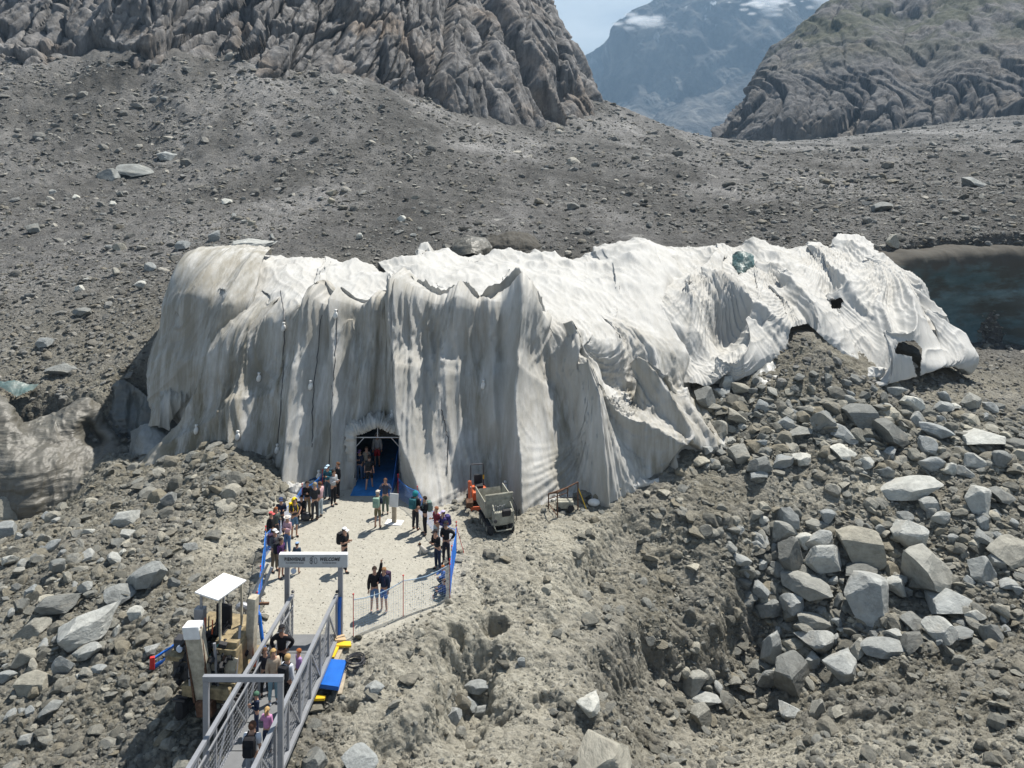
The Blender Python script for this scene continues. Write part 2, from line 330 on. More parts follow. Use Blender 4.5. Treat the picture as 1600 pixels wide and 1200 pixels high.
# vehicle tracks pressed into the silt
for (c0, c1) in [((760,1010),(560,1130)),((620,1100),(560,1000))]:
    pass
TP = np.stack([XX, YY, ZT], -1)
if True:                                  # clods and overhangs: push the surface along its own normal
    TN = normals(TP); TN *= np.sign(TN[..., 2:3]); kk = am*(1-far_)*(.35+.65*sstep(.95, .7, TN[..., 2]))
    TP = TP+TN*(kk*(.22*fbm(XX*1.3, YY*1.3, ZT*1.3, octv=4)+.16*fbm(XX*3.4, YY*3.4, ZT*3.4, octv=3, ridged=True)-.05))[..., None]; VV = V0+(HC-ZT)/DD*FPX
zone = np.clip(plz+.8*dirt+.25*(fbm(XX*.3, YY*.3, octv=3) > .12)*(1-far_), 0, 1)
terrain = link('ground', grid_mesh('ground', TP, attrs={'zone': zone, 'far': far_, 'plaza': plz*1.}), M['ground'], kind='structure')
def ground_z(x, y):
    s = x/y; a = np.clip((s-S[0])/(S[1]-S[0]), 0, NS-1.001); c = np.clip(np.interp(np.log(y), lD, np.arange(ND)), 0, ND-1.001)
    i, j = np.floor(c).astype(int), np.floor(a).astype(int); fi, fj = c-i, a-j
    return (ZT[i, j]*(1-fi)*(1-fj)+ZT[i+1, j]*fi*(1-fj)+ZT[i, j+1]*(1-fi)*fj+ZT[i+1, j+1]*fi*fj)
def gz(x, y): return float(ground_z(np.array(float(x)), np.array(float(y))))
def on_ground(u, v, lo=14, hi=400):
    """first ground point met by the view ray through photo pixel (u, v)"""
    Ds = np.exp(np.linspace(math.log(lo), math.log(hi), 900)); x = (u-800)/FPX*Ds; zr = HC-(v-V0)/FPX*Ds
    g = ground_z(x, Ds); hit = np.where(zr <= g)[0]; i = hit[0] if len(hit) else 899
    return float(x[i]), float(Ds[i]), float(g[i])
# far valley floor out to the mountains and ground behind the viewpoint
gx = np.linspace(-3600, 3600, 40); gy = np.concatenate([np.linspace(-280, 10, 6), [14, 40, 100], np.linspace(300, 5800, 30)])
GX, GY = np.meshgrid(gx, gy); GZ = -12+0*GX
link('valley_floor', grid_mesh('valley_floor', np.stack([GX, GY, GZ], -1), attrs={'zone': GX*0, 'far': GX*0+1, 'plaza': GX*0}), M['ground'], kind='structure')
# ------------------------------------------------------------ rock walls
def cliffmat(name, base, warm, scl, orange=.5, green=0., bd=1.2):
    m, nt, b = newmat(name, .9, .2)
    v = geo(nt, (scl, scl, scl)); vs = geo(nt, (scl*1.6, scl*1.6, scl*.28), (0, .45, 0))
    a = tex(nt, 'ShaderNodeTexNoise', v, Scale=.16, Detail=9., Roughness=.65).outputs[0]
    s = tex(nt, 'ShaderNodeTexNoise', vs, Scale=.22, Detail=9., Roughness=.7).outputs[0]
    c = ramp(nt, s, (.32, tuple(x*.30 for x in base)), (.48, base), (.64, tuple(x*1.5 for x in base)), (.8, tuple(min(x*2.3, .6) for x in base)))
    o = tex(nt, 'ShaderNodeTexNoise', v, Scale=.05, Detail=5.).outputs[0]
    c = mix(nt, mrange(nt, o, .52, .68, 0., orange), c, mix(nt, 1., c, warm, 'MULTIPLY'))
    c = mix(nt, 1., c, ramp(nt, a, (.35, (.6, .6, .6)), (.6, (1.15, 1.15, 1.15))), 'MULTIPLY')
    if green:
        g = nd(nt, 'ShaderNodeNewGeometry'); sx = nd(nt, 'ShaderNodeSeparateXYZ'); nt.links.new(g.outputs['Position'], sx.inputs[0])
        gm = mth(nt, 'MULTIPLY', mrange(nt, sx.outputs['Z'], 62., 108.), mrange(nt, tex(nt, 'ShaderNodeTexNoise', v, Scale=.035, Detail=6., Roughness=.65).outputs[0], .43, .54))
        c = mix(nt, mth(nt, 'MULTIPLY', gm, green), c, ramp(nt, a, (.35, (.03, .036, .02)), (.6, (.065, .07, .036))))
    nt.links.new(c, b.inputs['Base Color'])
    p = bump(nt, b, s, .8, bd); bump(nt, b, tex(nt, 'ShaderNodeTexNoise', v, Scale=.9, Detail=6., Roughness=.75).outputs[0], .7, bd*.4, p)
    return m
M['cliff'] = cliffmat('left_rock_wall', (.165, .16, .155), (1.5, 1.15, .82), 1., .45)
M['mount'] = cliffmat('right_rock_wall', (.11, .108, .107), (1.25, 1.08, .85), .6, .5, .8, 2.)
def facets(x, y, z, n=7, seed=1, amp=1.):
    """blocky jointed relief: rounded-off steps of tilted noise"""
    q = fbm(x, y, z, octv=4); st = np.abs(((q*n) % 1)-.5)*2
    return q + .35*st/n*3
cu = [-420,-150,0,120,240,330,430,500,580,640,700,760,830,900,938,934,915]
cb = [130,135,128,120,112,112,140,176,180,180,195,222,220,216,204,205,205]
cD = [186,184,186,187,189,197,194,197,211,220,228,236,258,281,300,350,450]
rows = []
for dv_, dD, lean in [(45,-3,0),(-30,5,-.10),(-80,14,-.28),(-135,26,-.52),(-200,44,-.85),(-290,70,-1.2)]:
    row = []
    for i, (u, v, D) in enumerate(zip(cu, cb, cD)):
        vv = v+dv_ if dv_ > -30 else v+dv_*(v+190)/330
        sh = 0
        if i >= 10: sh = lean*125*min(1, (i-9)/4)
        row.append(W(u+sh, vv, D+dD*(1.0 if i < 14 else .8)))
    rows.append(row)
CP = catmull(catmull(np.array(rows), int(210*sc_), 0), int(620*sc_), 1); CN = toward_cam(CP, normals(CP))
x, y, z = CP[..., 0], CP[..., 1], CP[..., 2]
t = np.linspace(0, 1, CP.shape[0])[:, None]; 
xs = x+z*.45                        # joints lean down to the right
rt = sstep(-60, 10, x)
wx, wy, wz = x+1.6*perlin(x*.06, y*.06, z*.06), y+1.6*perlin(x*.06+9, y*.06, z*.06), z+1.6*perlin(x*.06, y*.06+9, z*.06)
big = fbm(x*.016+3, y*.016, z*.012, octv=3)
lean = wx+wz*(.45*rt-.15*(1-rt))
c1, e1 = cells(lean*.050, wy*.012, wz*(.020-.011*rt), 1, 1.2)
c2, e2 = cells(lean*.12+5, wy*.03, wz*(.05-.030*rt), 2, 1.2)
c3, e3 = cells(lean*.30+2, wy*.08, wz*(.15-.085*rt), 3, 1.1)
d = 9*big + 8*c1 - 3.2*sstep(.08, 0, e1) + 4.2*c2 - 2.4*sstep(.09, 0, e2) + 1.5*c3 - 1.1*sstep(.12, 0, e3) + 1.2*fbm(lean*.09, y*.03, z*.02, octv=4, ridged=True)+.6*fbm(x*.5, y*.3, z*.3, octv=4, ridged=True)
d *= sstep(0, .06, t)*.9+.1
CP2 = CP+CN*d[..., None]
link('rock_cliff', grid_mesh('rock_cliff', CP2), M['cliff'], kind='structure')
mu_ = [[1118,1142,1180,1196,1236,1318,1430],[1128,1160,1200,1230,1290,1380,1500],[1240,1265,1300,1330,1390,1470,1560],[1360,1380,1410,1450,1500,1570,1660],[1480,1500,1530,1560,1610,1680,1780],[1640,1660,1690,1720,1780,1860,1950],[2000,2020,2050,2080,2100,2150,2200]]
mv = [232,188,146,110,66,0,-90]
mD = [640,560,530,505,480,450,420]; inc = [0,14,40,75,130,210,330]
rows = []
for r_ in range(7):
    row = []
    row.append(W(mu_[0][r_]+14, mv[r_]+10, 900+inc[r_]))
    for c_ in range(7):
        vv = mv[r_]+ (0 if r_ else [0,2,-8,-14,-20,-22,-22][c_]) - (20*c_ if r_ > 0 else 0)*.35*(r_/3)
        row.append(W(mu_[c_][r_]+(0 if c_ else 0), vv, (mD[c_] if c_ else 600)+inc[r_]*(1+.05*c_)))
    rows.append(row)
MP = catmull(catmull(np.array(rows), int(230*sc_), 0), int(420*sc_), 1); MN = toward_cam(MP, normals(MP))
x, y, z = MP[..., 0], MP[..., 1], MP[..., 2]; t = np.linspace(0, 1, MP.shape[0])[:, None]
lower = sstep(.42, .25, t)
lean = x-z*(.5+.5*lower)
c1, e1 = cells(lean*.026, y*.006, z*.012, 4, 1.1); c2, e2 = cells(lean*.07, y*.014, z*.03, 5, 1.1); c3, e3 = cells(lean*.18, y*.04, z*.09, 6, 1.1)
d = 12*fbm(x*.012, y*.012, z*.012, octv=3)+ 6*(1-lower)*fbm((x-z*.7)*.02, y*.012, z*.006, octv=5, ridged=True)+(5+7*lower)*c1+(3+4*lower)*c2+(1.2+1.3*lower)*c3-(.3+.7*lower)*(5*sstep(.08,0,e1)+3.2*sstep(.09,0,e2)+1.4*sstep(.1,0,e3))+2.0*fbm(x*.1, y*.1, z*.07, octv=5, ridged=True)
d -= 9*np.exp(-((x-z*.9-230)/14)**2)*sstep(.1, .3, t)
MP2 = MP+MN*(d*(.15+.85*sstep(0, .1, t)))[..., None]
link('mountain_slope', grid_mesh('mountain_slope', MP2), M['mount'], kind='structure')
# distant range
m, nt, b = newmat('distant_rock', 1., .1); M['dist'] = m
v = geo(nt, (.006, .006, .004)); g = nd(nt, 'ShaderNodeNewGeometry'); sx = nd(nt, 'ShaderNodeSeparateXYZ'); nt.links.new(g.outputs['Position'], sx.inputs[0])
a = tex(nt, 'ShaderNodeTexNoise', v, Scale=1.3, Detail=10., Roughness=.65).outputs[0]
a2 = tex(nt, 'ShaderNodeTexNoise', geo(nt, (.012, .012, .0035), (0, .5, 0)), Scale=1., Detail=8., Roughness=.6).outputs[0]
c = ramp(nt, a, (.35, (.05, .055, .06)), (.5, (.10, .10, .10)), (.68, (.20, .195, .18)))
snow = mth(nt, 'MULTIPLY', mrange(nt, a2, .62, .68), mrange(nt, sx.outputs['Z'], 380., 760.))
c = mix(nt, snow, c, (.75, .78, .8)); scr = mth(nt, 'MULTIPLY', mrange(nt, a2, .56, .66, 0., .6), mrange(nt, sx.outputs['Z'], 380., 100.))
c = mix(nt, scr, c, (.33, .32, .3)); nt.links.new(c, b.inputs['Base Color']); bump(nt, b, a, 1., 40.)
def range_sheet(name, ridge, D, depth, nr, nc, amp, seed):
    us = [p[0] for p in ridge]
    rows = []
    for f in (0, .15, .4, .7, 1.):
        rows.append([W(u+(25*f), vv+(255-vv)*f, D-depth*f**.8) for u, vv in ridge])
    A = np.array(rows); P = catmull(A, nr, 0)
    n = len(ridge); tt = np.linspace(0, n-1, nc); i = np.clip(tt.astype(int), 0, n-2); fr = (tt-i)[None, :, None]
    P = P[:, i]*(1-fr)+P[:, i+1]*fr; N = toward_cam(P, normals(catmull(P, nr, 0)))
    x, y, z = P[..., 0], P[..., 1], P[..., 2]; t = np.linspace(0, 1, nr)[:, None]
    d = amp*(fbm((x+z*.5)*.0022+seed, y*.001, z*.0009, octv=6, ridged=True)+.5*fbm((x-z*.8)*.004, y*.002, z*.002+seed, octv=5, ridged=True))
    j = .25*amp*fbm(x*.008+seed, y*0+t*0, octv=4, ridged=True)*np.exp(-t*9)
    P = P+N*d[..., None]; P[..., 2] += j
    return link(name, grid_mesh(name, P), M['dist'], kind='structure')
range_sheet('distant_mountain', [(760,140),(880,150),(905,125),(925,98),(945,84),(960,68),(966,96),(985,110),(1010,150),(1060,220)], 4550, 260, 120, 200, 60, 2)
range_sheet('distant_mountain', [(820,300),(900,232),(935,185),(960,140),(972,96),(985,66),(1012,46),(1045,34),(1062,10),(1085,-22),(1130,-60),(1220,-90),(1330,-60),(1420,-20),(1500,40)], 4200, 900, 260, 420, 110, 5)
range_sheet('distant_mountain', [(900,300),(1000,225),(1060,185),(1120,160),(1200,130),(1300,150),(1400,160)], 3300, 420, 140, 220, 70, 9)
# haze: one box of even air
hz = bmesh.new(); bmesh.ops.create_cube(hz, size=1.0)
for vtx in hz.verts: vtx.co = Vector((vtx.co.x*7400, 2100+vtx.co.y*5300, (vtx.co.z+.5)*1330-22))
hm = bpy.data.meshes.new('haze'); hz.to_mesh(hm); hz.free()
mh = bpy.data.materials.new('haze_air'); mh.use_nodes = True; mh.node_tree.nodes.clear()
pv = nd(mh.node_tree, 'ShaderNodeVolumePrincipled', inp={'Color': (.36, .56, .80, 1), 'Density': 1.6e-4, 'Anisotropy': .1}); mo = nd(mh.node_tree, 'ShaderNodeOutputMaterial')
mh.node_tree.links.new(pv.outputs[0], mo.inputs['Volume'])
link('haze', hm, mh, kind='stuff')

# clouds clinging to the far peaks: heaps of soft-edged vapour puffs
m = bpy.data.materials.new('cloud_vapour'); m.use_nodes = True; nt = m.node_tree; b = nt.nodes['Principled BSDF']; b.inputs['Base Color'].default_value = (.95, .96, .97, 1); b.inputs['Roughness'].default_value = 1
lw = nd(nt, 'ShaderNodeLayerWeight', inp={'Blend': .5}); fa = mth(nt, 'POWER', mth(nt, 'SUBTRACT', 1., lw.outputs['Facing']), 2.2); fa = mth(nt, 'MULTIPLY', fa, .34)
trn = nd(nt, 'ShaderNodeBsdfTransparent'); ms = nd(nt, 'ShaderNodeMixShader'); tlc = nd(nt, 'ShaderNodeBsdfTranslucent', inp={'Color': (.95, .96, .97, 1)}); ms2 = nd(nt, 'ShaderNodeMixShader', inp={0: .5})
nt.links.new(b.outputs[0], ms2.inputs[1]); nt.links.new(tlc.outputs[0], ms2.inputs[2]); nt.links.new(fa, ms.inputs[0]); nt.links.new(trn.outputs[0], ms.inputs[1]); nt.links.new(ms2.outputs[0], ms.inputs[2]); nt.links.new(ms.outputs[0], nt.nodes['Material Output'].inputs['Surface']); M['cloud'] = m
def cloud(u, v, D, w, h, n, seed, r0=.22):
    r = np.random.default_rng(seed); bm = bmesh.new(); k = D/FPX
    for i in range(n):
        q = r.normal(size=3)*[.36, .25, .33]; c = Vector(W(u+q[0]*w, v+q[2]*h+.15*h*q[0], D+q[1]*w*k)); rad = max(w*k*r0*r.uniform(.4, 1)*math.exp(-abs(q[0])*.9), 6)
        g_ = bmesh.ops.create_icosphere(bm, subdivisions=2, radius=rad)
        for vv in g_['verts']: vv.co = Vector((vv.co.x*1.25, vv.co.y, vv.co.z*.55))+c
    me = bpy.data.meshes.new('cloud'); bm.to_mesh(me); bm.free(); me.polygons.foreach_set('use_smooth', np.full(len(me.polygons), True))
    link('cloud', me, m, kind='stuff')
cloud(1198, 8, 3000, 60, 22, 60, 1); cloud(1300, -4, 3600, 100, 20, 50, 3); cloud(1010, 34, 3900, 70, 16, 40, 2, .24)
# ------------------------------------------------------------ glacier ice (bare faces left, right and behind the covers)
def icemat(name, cols, streak=(.5, .5, 1.8), sc=1., dirtc=(.10, .092, .075), dirt=.5, rough=.45):
    m, nt, b = newmat(name, rough, .5)
    v = geo(nt, tuple(q*sc for q in streak)); a = tex(nt, 'ShaderNodeTexNoise', v, Scale=.55, Detail=8., Roughness=.62).outputs[0]
    c = ramp(nt, a, (.3, cols[0]), (.5, cols[1]), (.7, cols[2]))
    q = tex(nt, 'ShaderNodeTexNoise', geo(nt, (.35*sc, .35*sc, 1.1*sc), (.15, .1, 0)), Scale=.6, Detail=9., Roughness=.68).outputs[0]
    c = mix(nt, mrange(nt, q, .44, .58, 0., dirt), c, dirtc); nt.links.new(c, b.inputs['Base Color'])
    p = bump(nt, b, a, .5, .25); bump(nt, b, tex(nt, 'ShaderNodeTexNoise', v, Scale=5., Detail=6., Roughness=.7).outputs[0], .4, .06, p)
    return m
M['blue_ice'] = icemat('blue_glacier_ice', ((.05, .08, .085), (.10, .145, .15), (.18, .24, .245)), dirt=.8, dirtc=(.075, .068, .055), streak=(.25, .25, 1.2), rough=.85); M['blue_ice'].node_tree.nodes['Principled BSDF'].inputs['Specular IOR Level'].default_value = .1
_m = M['blue_ice']; _nt = _m.node_tree; _b = _nt.nodes['Principled BSDF']; _g = nd(_nt, 'ShaderNodeNewGeometry'); _sx = nd(_nt, 'ShaderNodeSeparateXYZ'); _nt.links.new(_g.outputs['Position'], _sx.inputs[0])
_z = mth(_nt, 'ADD', _sx.outputs['Z'], mrange(_nt, tex(_nt, 'ShaderNodeTexNoise', geo(_nt, (.5, .5, .5)), Scale=1., Detail=6.).outputs[0], .3, .7, -.9, .9))
_c = mix(_nt, mrange(_nt, _z, 6.5, 7.6), _b.inputs['Base Color'].links[0].from_socket, (.085, .08, .07)); _nt.links.new(_c, _b.inputs['Base Color'])
M['grey_ice'] = icemat('silty_glacier_ice', ((.065, .062, .05), (.115, .11, .092), (.18, .172, .15)), dirt=.6, streak=(.5, .5, 3.2), sc=1.6)
M['dark_ice'] = icemat('dark_wet_ice', ((.035, .045, .048), (.075, .088, .09), (.13, .145, .145)), dirt=.4, rough=.3)
M['bright_ice'] = icemat('turquoise_ice', ((.03, .07, .07), (.055, .115, .115), (.12, .17, .17)), dirt=.4, dirtc=(.25, .24, .2))
M['dirty_white_ice'] = icemat('pale_dusty_ice', ((.13, .14, .135), (.20, .21, .205), (.30, .31, .305)), dirt=.5, dirtc=(.16, .15, .125))
def sheet(name, rows, nr, nc, disp, mat, attrs=None, parent=None, mask=None, **tags):
    A = np.array([[W(*q) for q in r] for r in rows])
    P = catmull(catmull(A, nr, 0), nc, 1); N = toward_cam(P, normals(P)); u, v = proj(P)
    T, Tc = np.meshgrid(np.linspace(0, 1, nr), np.linspace(0, 1, nc), indexing='ij')
    d = disp(P, u, v, T, Tc); P2 = P+N*(d[..., None] if not isinstance(d, tuple) else d[0][..., None])
    at = attrs(P, u, v, T, Tc) if attrs else None
    mk = None
    if mask is not None:
        mm = mask(u, v); mk = (mm[:-1, :-1] & mm[1:, 1:] & mm[1:, :-1] & mm[:-1, 1:])
    return link(name, grid_mesh(name, P2, mask=mk, attrs=at), mat, parent=parent, **tags)
def icedisp(A, f, r=.5, strat=.12):
    def g(P, u, v, T, Tc):
        x, y, z = P[..., 0], P[..., 1], P[..., 2]
        return A*fbm(x*f, y*f, z*f, octv=5)+r*A*fbm(x*f*1.7, y*f, z*f*.7+3, octv=4, ridged=True)+strat*fbm((x)*.3, y*.3, z*2.2, octv=4)
    return g
# right: tall blue ice cliff
sheet('ice_cliff', [[(1330,392,73),(1365,396,72.5),(1400,392,72),(1450,396,73),(1530,388,74),(1620,382,75),(1800,374,77),(2050,368,80)],
 [(1325,405,69),(1365,405,67.6),(1400,410,67.4),(1450,405,68),(1530,398,69),(1620,392,70),(1800,385,72),(2050,380,75)],
 [(1330,450,67.5),(1375,460,67.2),(1420,460,67.0),(1460,460,68.2),(1530,455,69.5),(1620,450,69.5),(1800,440,71),(2050,440,74)],
 [(1340,510,66),(1390,520,65.8),(1430,520,66.3),(1480,520,68.2),(1550,520,69.5),(1620,515,68.5),(1800,500,70),(2050,500,73)],
 [(1350,560,65),(1400,570,64),(1440,572,64.2),(1490,575,65.6),(1560,582,66.5),(1630,590,66),(1800,580,68),(2050,570,71)],
 [(1350,600,63),(1400,610,62),(1440,612,62.5),(1490,612,63.5),(1560,612,64.5),(1630,620,64),(1800,620,66),(2050,620,69)]],
 170, 420, icedisp(1.3, .10, .4, .05), M['blue_ice'], kind='structure')
# small bare ice lenses behind the covers
def lens(u, v, D, w, h, mat, name='ice_face', tilt=0, thick=2.5):
    rows = []
    for f in (-1, -.5, 0, .5, 1):
        rows.append([(u+w*a*(1-.25*abs(f)**2), v+h*f+tilt*a+.25*h*a*a, D+thick*(a*a+max(0, -f)**2)*.8-f*.8) for a in (-1, -.6, -.2, .2, .6, 1)])
    return sheet(name, rows, 60, 110, icedisp(.5, .4, .5, .1), mat, kind='structure')
lens(800, 383, 69, 44, 17, M['blue_ice']); lens(735, 386, 67, 30, 13, M['grey_ice']); lens(1385, 287, 150, 26, 16, M['blue_ice'], thick=5); lens(1352, 303, 140, 16, 8, M['dark_ice'], thick=4)
pass
lens(1160, 412, 63.0, 16, 16, M['bright_ice'], thick=1.)
# left: big silty ice walls with a turquoise pocket
sheet('ice_wall', [[(-300,560,50),(-60,590,49),(-5,612,48),(30,660,47.5),(85,650,48.5),(135,622,49),(165,650,49.5),(178,680,49)],
 [(-300,600,48.5),(-60,625,47.5),(-5,640,46.5),(35,672,46),(85,668,47),(135,650,47.8),(168,668,48.2),(180,695,48)],
 [(-300,650,47),(-60,660,46),(-5,680,45.2),(40,700,44.9),(85,700,46),(125,690,47),(160,700,47),(178,715,46.5)],
 [(-300,720,45.5),(-60,720,44.6),(-5,725,44),(40,735,43.8),(85,735,44.6),(120,735,45),(150,728,45.3),(170,735,45)],
 [(-300,790,44.6),(-60,790,43.9),(-5,785,43.4),(40,785,43.2),(75,790,43.5),(110,780,43.8),(140,765,44),(160,750,44)],
 [(-300,850,44),(-60,850,43.5),(-5,850,43),(40,850,42.9),(75,845,43),(110,835,43.3),(140,820,43.4),(160,800,43.6)]],
 200, 330, lambda P,u,v,T,Tc: icedisp(.7, .25, .6, .16)(P,u,v,T,Tc)-1.6*np.exp(-((u-148)/19)**2-((v-672)/20)**2), M['grey_ice'], kind='structure')
sheet('ice_wall', [[(-60,590,50),(0,592,50),(35,592,50.3),(75,600,50.4)],[(-60,606,49.6),(0,605,49.4),(35,606,49.5),(72,608,49.8)],[(-60,640,48.6),(0,640,48.3),(35,642,48.2),(70,640,48.6)]],
 40, 90, icedisp(.3,.4), M['bright_ice'], mask=lambda u, v: inpoly(u, v, [(-20,600),(22,597),(62,600),(52,610),(26,622),(0,606)]), kind='structure')
sheet('ice_wall', [[(165,640,50.5),(185,596,50.5),(215,606,50.5),(250,628,50),(300,620,50)],[(165,670,49.6),(188,640,49.8),(215,640,50),(250,650,49.6),(300,650,49.6)],
 [(165,710,48.3),(190,700,48.8),(215,695,49),(250,690,48.8),(300,690,48.6)],[(165,770,47),(190,770,47),(215,770,47),(250,770,47),(300,760,47)]],
 110, 120, icedisp(.8,.3,.6,.05), M['dark_ice'], kind='structure')
sheet('ice_wall', [[(205,675,48.2),(225,664,47.9),(245,664,47.6),(265,675,47.5)],[(205,695,47.2),(225,690,46.6),(245,690,46.5),(265,695,46.9)],[(200,725,46.4),(222,725,45.7),(245,722,45.7),(262,720,46.2)],[(196,775,45.5),(220,775,45),(245,765,45),(262,755,45.3)]],
 80, 80, icedisp(.35,.4,.4,.05), M['dirty_white_ice'], kind='structure')
# ------------------------------------------------------------ the white covers over the ice
m, nt, b = newmat('white_geotextile', .72, .25); M['cloth'] = m
v = geo(nt); drt = attr(nt, 'dirt')
vs = geo(nt, (1.6, .5, .16))
st = tex(nt, 'ShaderNodeTexNoise', vs, Scale=1.1, Detail=8., Roughness=.68).outputs[0]
bl = tex(nt, 'ShaderNodeTexNoise', v, Scale=.45, Detail=7., Roughness=.62).outputs[0]
f1 = mth(nt, 'MULTIPLY', mrange(nt, st, .36, .60), drt); f2 = mth(nt, 'MULTIPLY', mrange(nt, bl, .42, .62), drt)
c = mix(nt, mth(nt, 'MULTIPLY', f1, .9), (.50, .50, .485), (.18, .162, .115))
c = mix(nt, mth(nt, 'MULTIPLY', f2, .65), c, (.30, .28, .235))
c = mix(nt, mrange(nt, st, .3, .7, .12, 0.), c, (.48, .46, .41))
nt.links.new(c, b.inputs['Base Color'])
h = tex(nt, 'ShaderNodeTexNoise', geo(nt, (2.2, .8, .5)), Scale=1.5, Detail=6., Roughness=.6).outputs[0]
p = bump(nt, b, h, .35, .10); bump(nt, b, tex(nt, 'ShaderNodeTexNoise', v, Scale=9., Detail=5., Roughness=.6).outputs[0], .18, .03, p)
tl = nd(nt, 'ShaderNodeBsdfTranslucent'); ms = nd(nt, 'ShaderNodeMixShader', inp={0: .08}); out = nt.nodes['Material Output']
nt.links.new(c, tl.inputs['Color']); nt.links.new(b.outputs[0], ms.inputs[1]); nt.links.new(tl.outputs[0], ms.inputs[2]); nt.links.new(ms.outputs[0], out.inputs['Surface'])
cover = link('ice_cover', None, None, label='pleated dirty white fleece sheets draped over the tall glacier ice mound with the tunnel mouth', category='ice cover')
def ridge_field(u, v, ridges):
    """tent-like drape: sharp crests along the ridge lines, slack cloth hanging between them"""
    f = np.zeros(u.shape)
    uw = u+3*perlin(u*.012, v*.012)+1*perlin(u*.05, v*.03)
    for pts, A, w in ridges:
        d, s, al = polydist(uw, v, pts); w_ = w*(.8+.5*al)
        e = 1.0
        # steeper on the left of a crest, long slack slope on its right
        ww = np.where(s > 0, w_*.8, w_*1.5)
        f = np.maximum(f, A*e*np.exp(-d/ww))
    return f
RM = [([(350,445),(325,545),(262,650),(203,762)],.8,16),([(430,455),(368,525),(318,610),(262,690)],1.0,26),([(430,455),(425,560),(372,690)],.8,22),
 ([(441,471),(431,594),(441,725)],.8,16),([(441,471),(400,560),(380,690)],.5,12),([(501,461),(492,545),(500,680),(515,760)],1.1,26),([(525,454),(548,566),(558,640)],.9,20),
 ([(590,446),(578,560),(560,660)],.7,20),([(609,454),(624,492),(651,566),(683,632),(704,768)],1.5,26),([(692,454),(676,510),(676,600),(700,720)],1.1,24),
 ([(692,454),(727,492),(745,560)],.8,20),([(755,468),(766,545),(790,615),(806,690),(850,772)],1.7,24),([(787,447),(836,520),(892,611),(915,690),(941,752)],1.8,24),
 ([(864,520),(899,615),(952,636),(1012,680),(1035,725)],1.4,22),([(927,489),(950,545),(975,597),(1011,660),(1030,740)],1.5,20),([(806,690),(870,740)],.7,12),
 ([(1004,428),(1011,485),(1045,566),(1090,665)],1.4,20),([(960,500),(1000,580),(1050,660),(1060,710)],.9,9),([(940,490),(985,590),(1030,680)],.7,7),
 ([(640,640),(660,700),(665,770)],.8,14),([(806,690),(760,720),(735,772)],.6,14),([(870,460),(895,500),(925,540)],.8,14)]
SLANT = [(205,762,-.6),(300,600,-.5),(440,600,-.1),(560,600,0),(660,600,.25),(780,600,.35),(900,600,.5),(1050,600,.5)]
def wrinkle(P, u, v, a0=1.):
    """fine pleats running down the fall of the cloth"""
    sl = np.interp(u, [q[0] for q in SLANT], [q[2] for q in SLANT])
    q = u - sl*(v-600) + 6*perlin(u*.012, v*.012)
    w1 = 1-np.abs(perlin(q*.085, v*.0045)); w2 = 1-np.abs(perlin(q*.21+7, v*.007+3)); w3 = 1-np.abs(perlin(q*.03+3, v*.006+1))
    m = .25+.75*sstep(-.15, .45, fbm(u*.011+2, v*.009, octv=2))
    g1 = 1-np.abs(perlin((q+.5*v)*.05+11, (v-.3*q)*.02)); g2 = 1-np.abs(perlin((q-.6*v)*.06+5, (v+.3*q)*.022+8)); m2 = sstep(.0, .5, fbm(u*.013+8, v*.011+4, octv=2)); m3 = sstep(.0, .5, fbm(u*.013+3, v*.011+14, octv=2))
    return a0*(.34*w3**4+.26*w1**7*m+.20*w2**6*m+.16*(1-np.abs(perlin(q*.45+2, v*.012)))**5*m*m3)+.20*g1**12*m2+.18*g2**12*m3
def pulls(u, v, pts):
    """creases radiating from gathered points"""
    o = np.zeros(u.shape)
    for (cu_, cv_, rad, n, A, a0, a1) in pts:
        du, dv = u-cu_, v-cv_; r = np.hypot(du, dv)+1e-6; th = np.arctan2(dv, du)
        th2 = (th-a0+4*np.pi) % (2*np.pi); sp = (a1-a0); ins = sstep(0, .15, th2)*sstep(sp, sp-.15, th2)
        o += A*ins*(1-np.abs(perlin(th*n+.02*r*.3, r*.012+cu_*.3)))**4*sstep(4, 14, r)*np.exp(-(r/rad)**2)
    return o
PM = [(430,455,60,7,.35,.6,2.6),(441,471,60,9,.3,.8,2.4),(692,452,60,8,.4,.4,2.7),(787,447,60,8,.4,.2,2.2),(1004,422,70,9,.5,.3,2.9),(864,520,60,9,.35,-.5,2.),
 (806,690,75,11,.5,.3,2.9),(896,612,80,10,.5,-1.2,1.9),(609,452,55,8,.35,.4,2.7),(501,461,50,8,.3,.6,2.5),(927,489,60,10,.4,.5,2.7),(760,470,50,8,.3,-.5,2.6),
 (896,612,90,8,.4,1.9,3.4),(690,700,60,9,.35,-1.6,1.2),(1030,680,50,8,.25,1.9,4.2),(665,640,60,8,.3,-.6,1.4)]
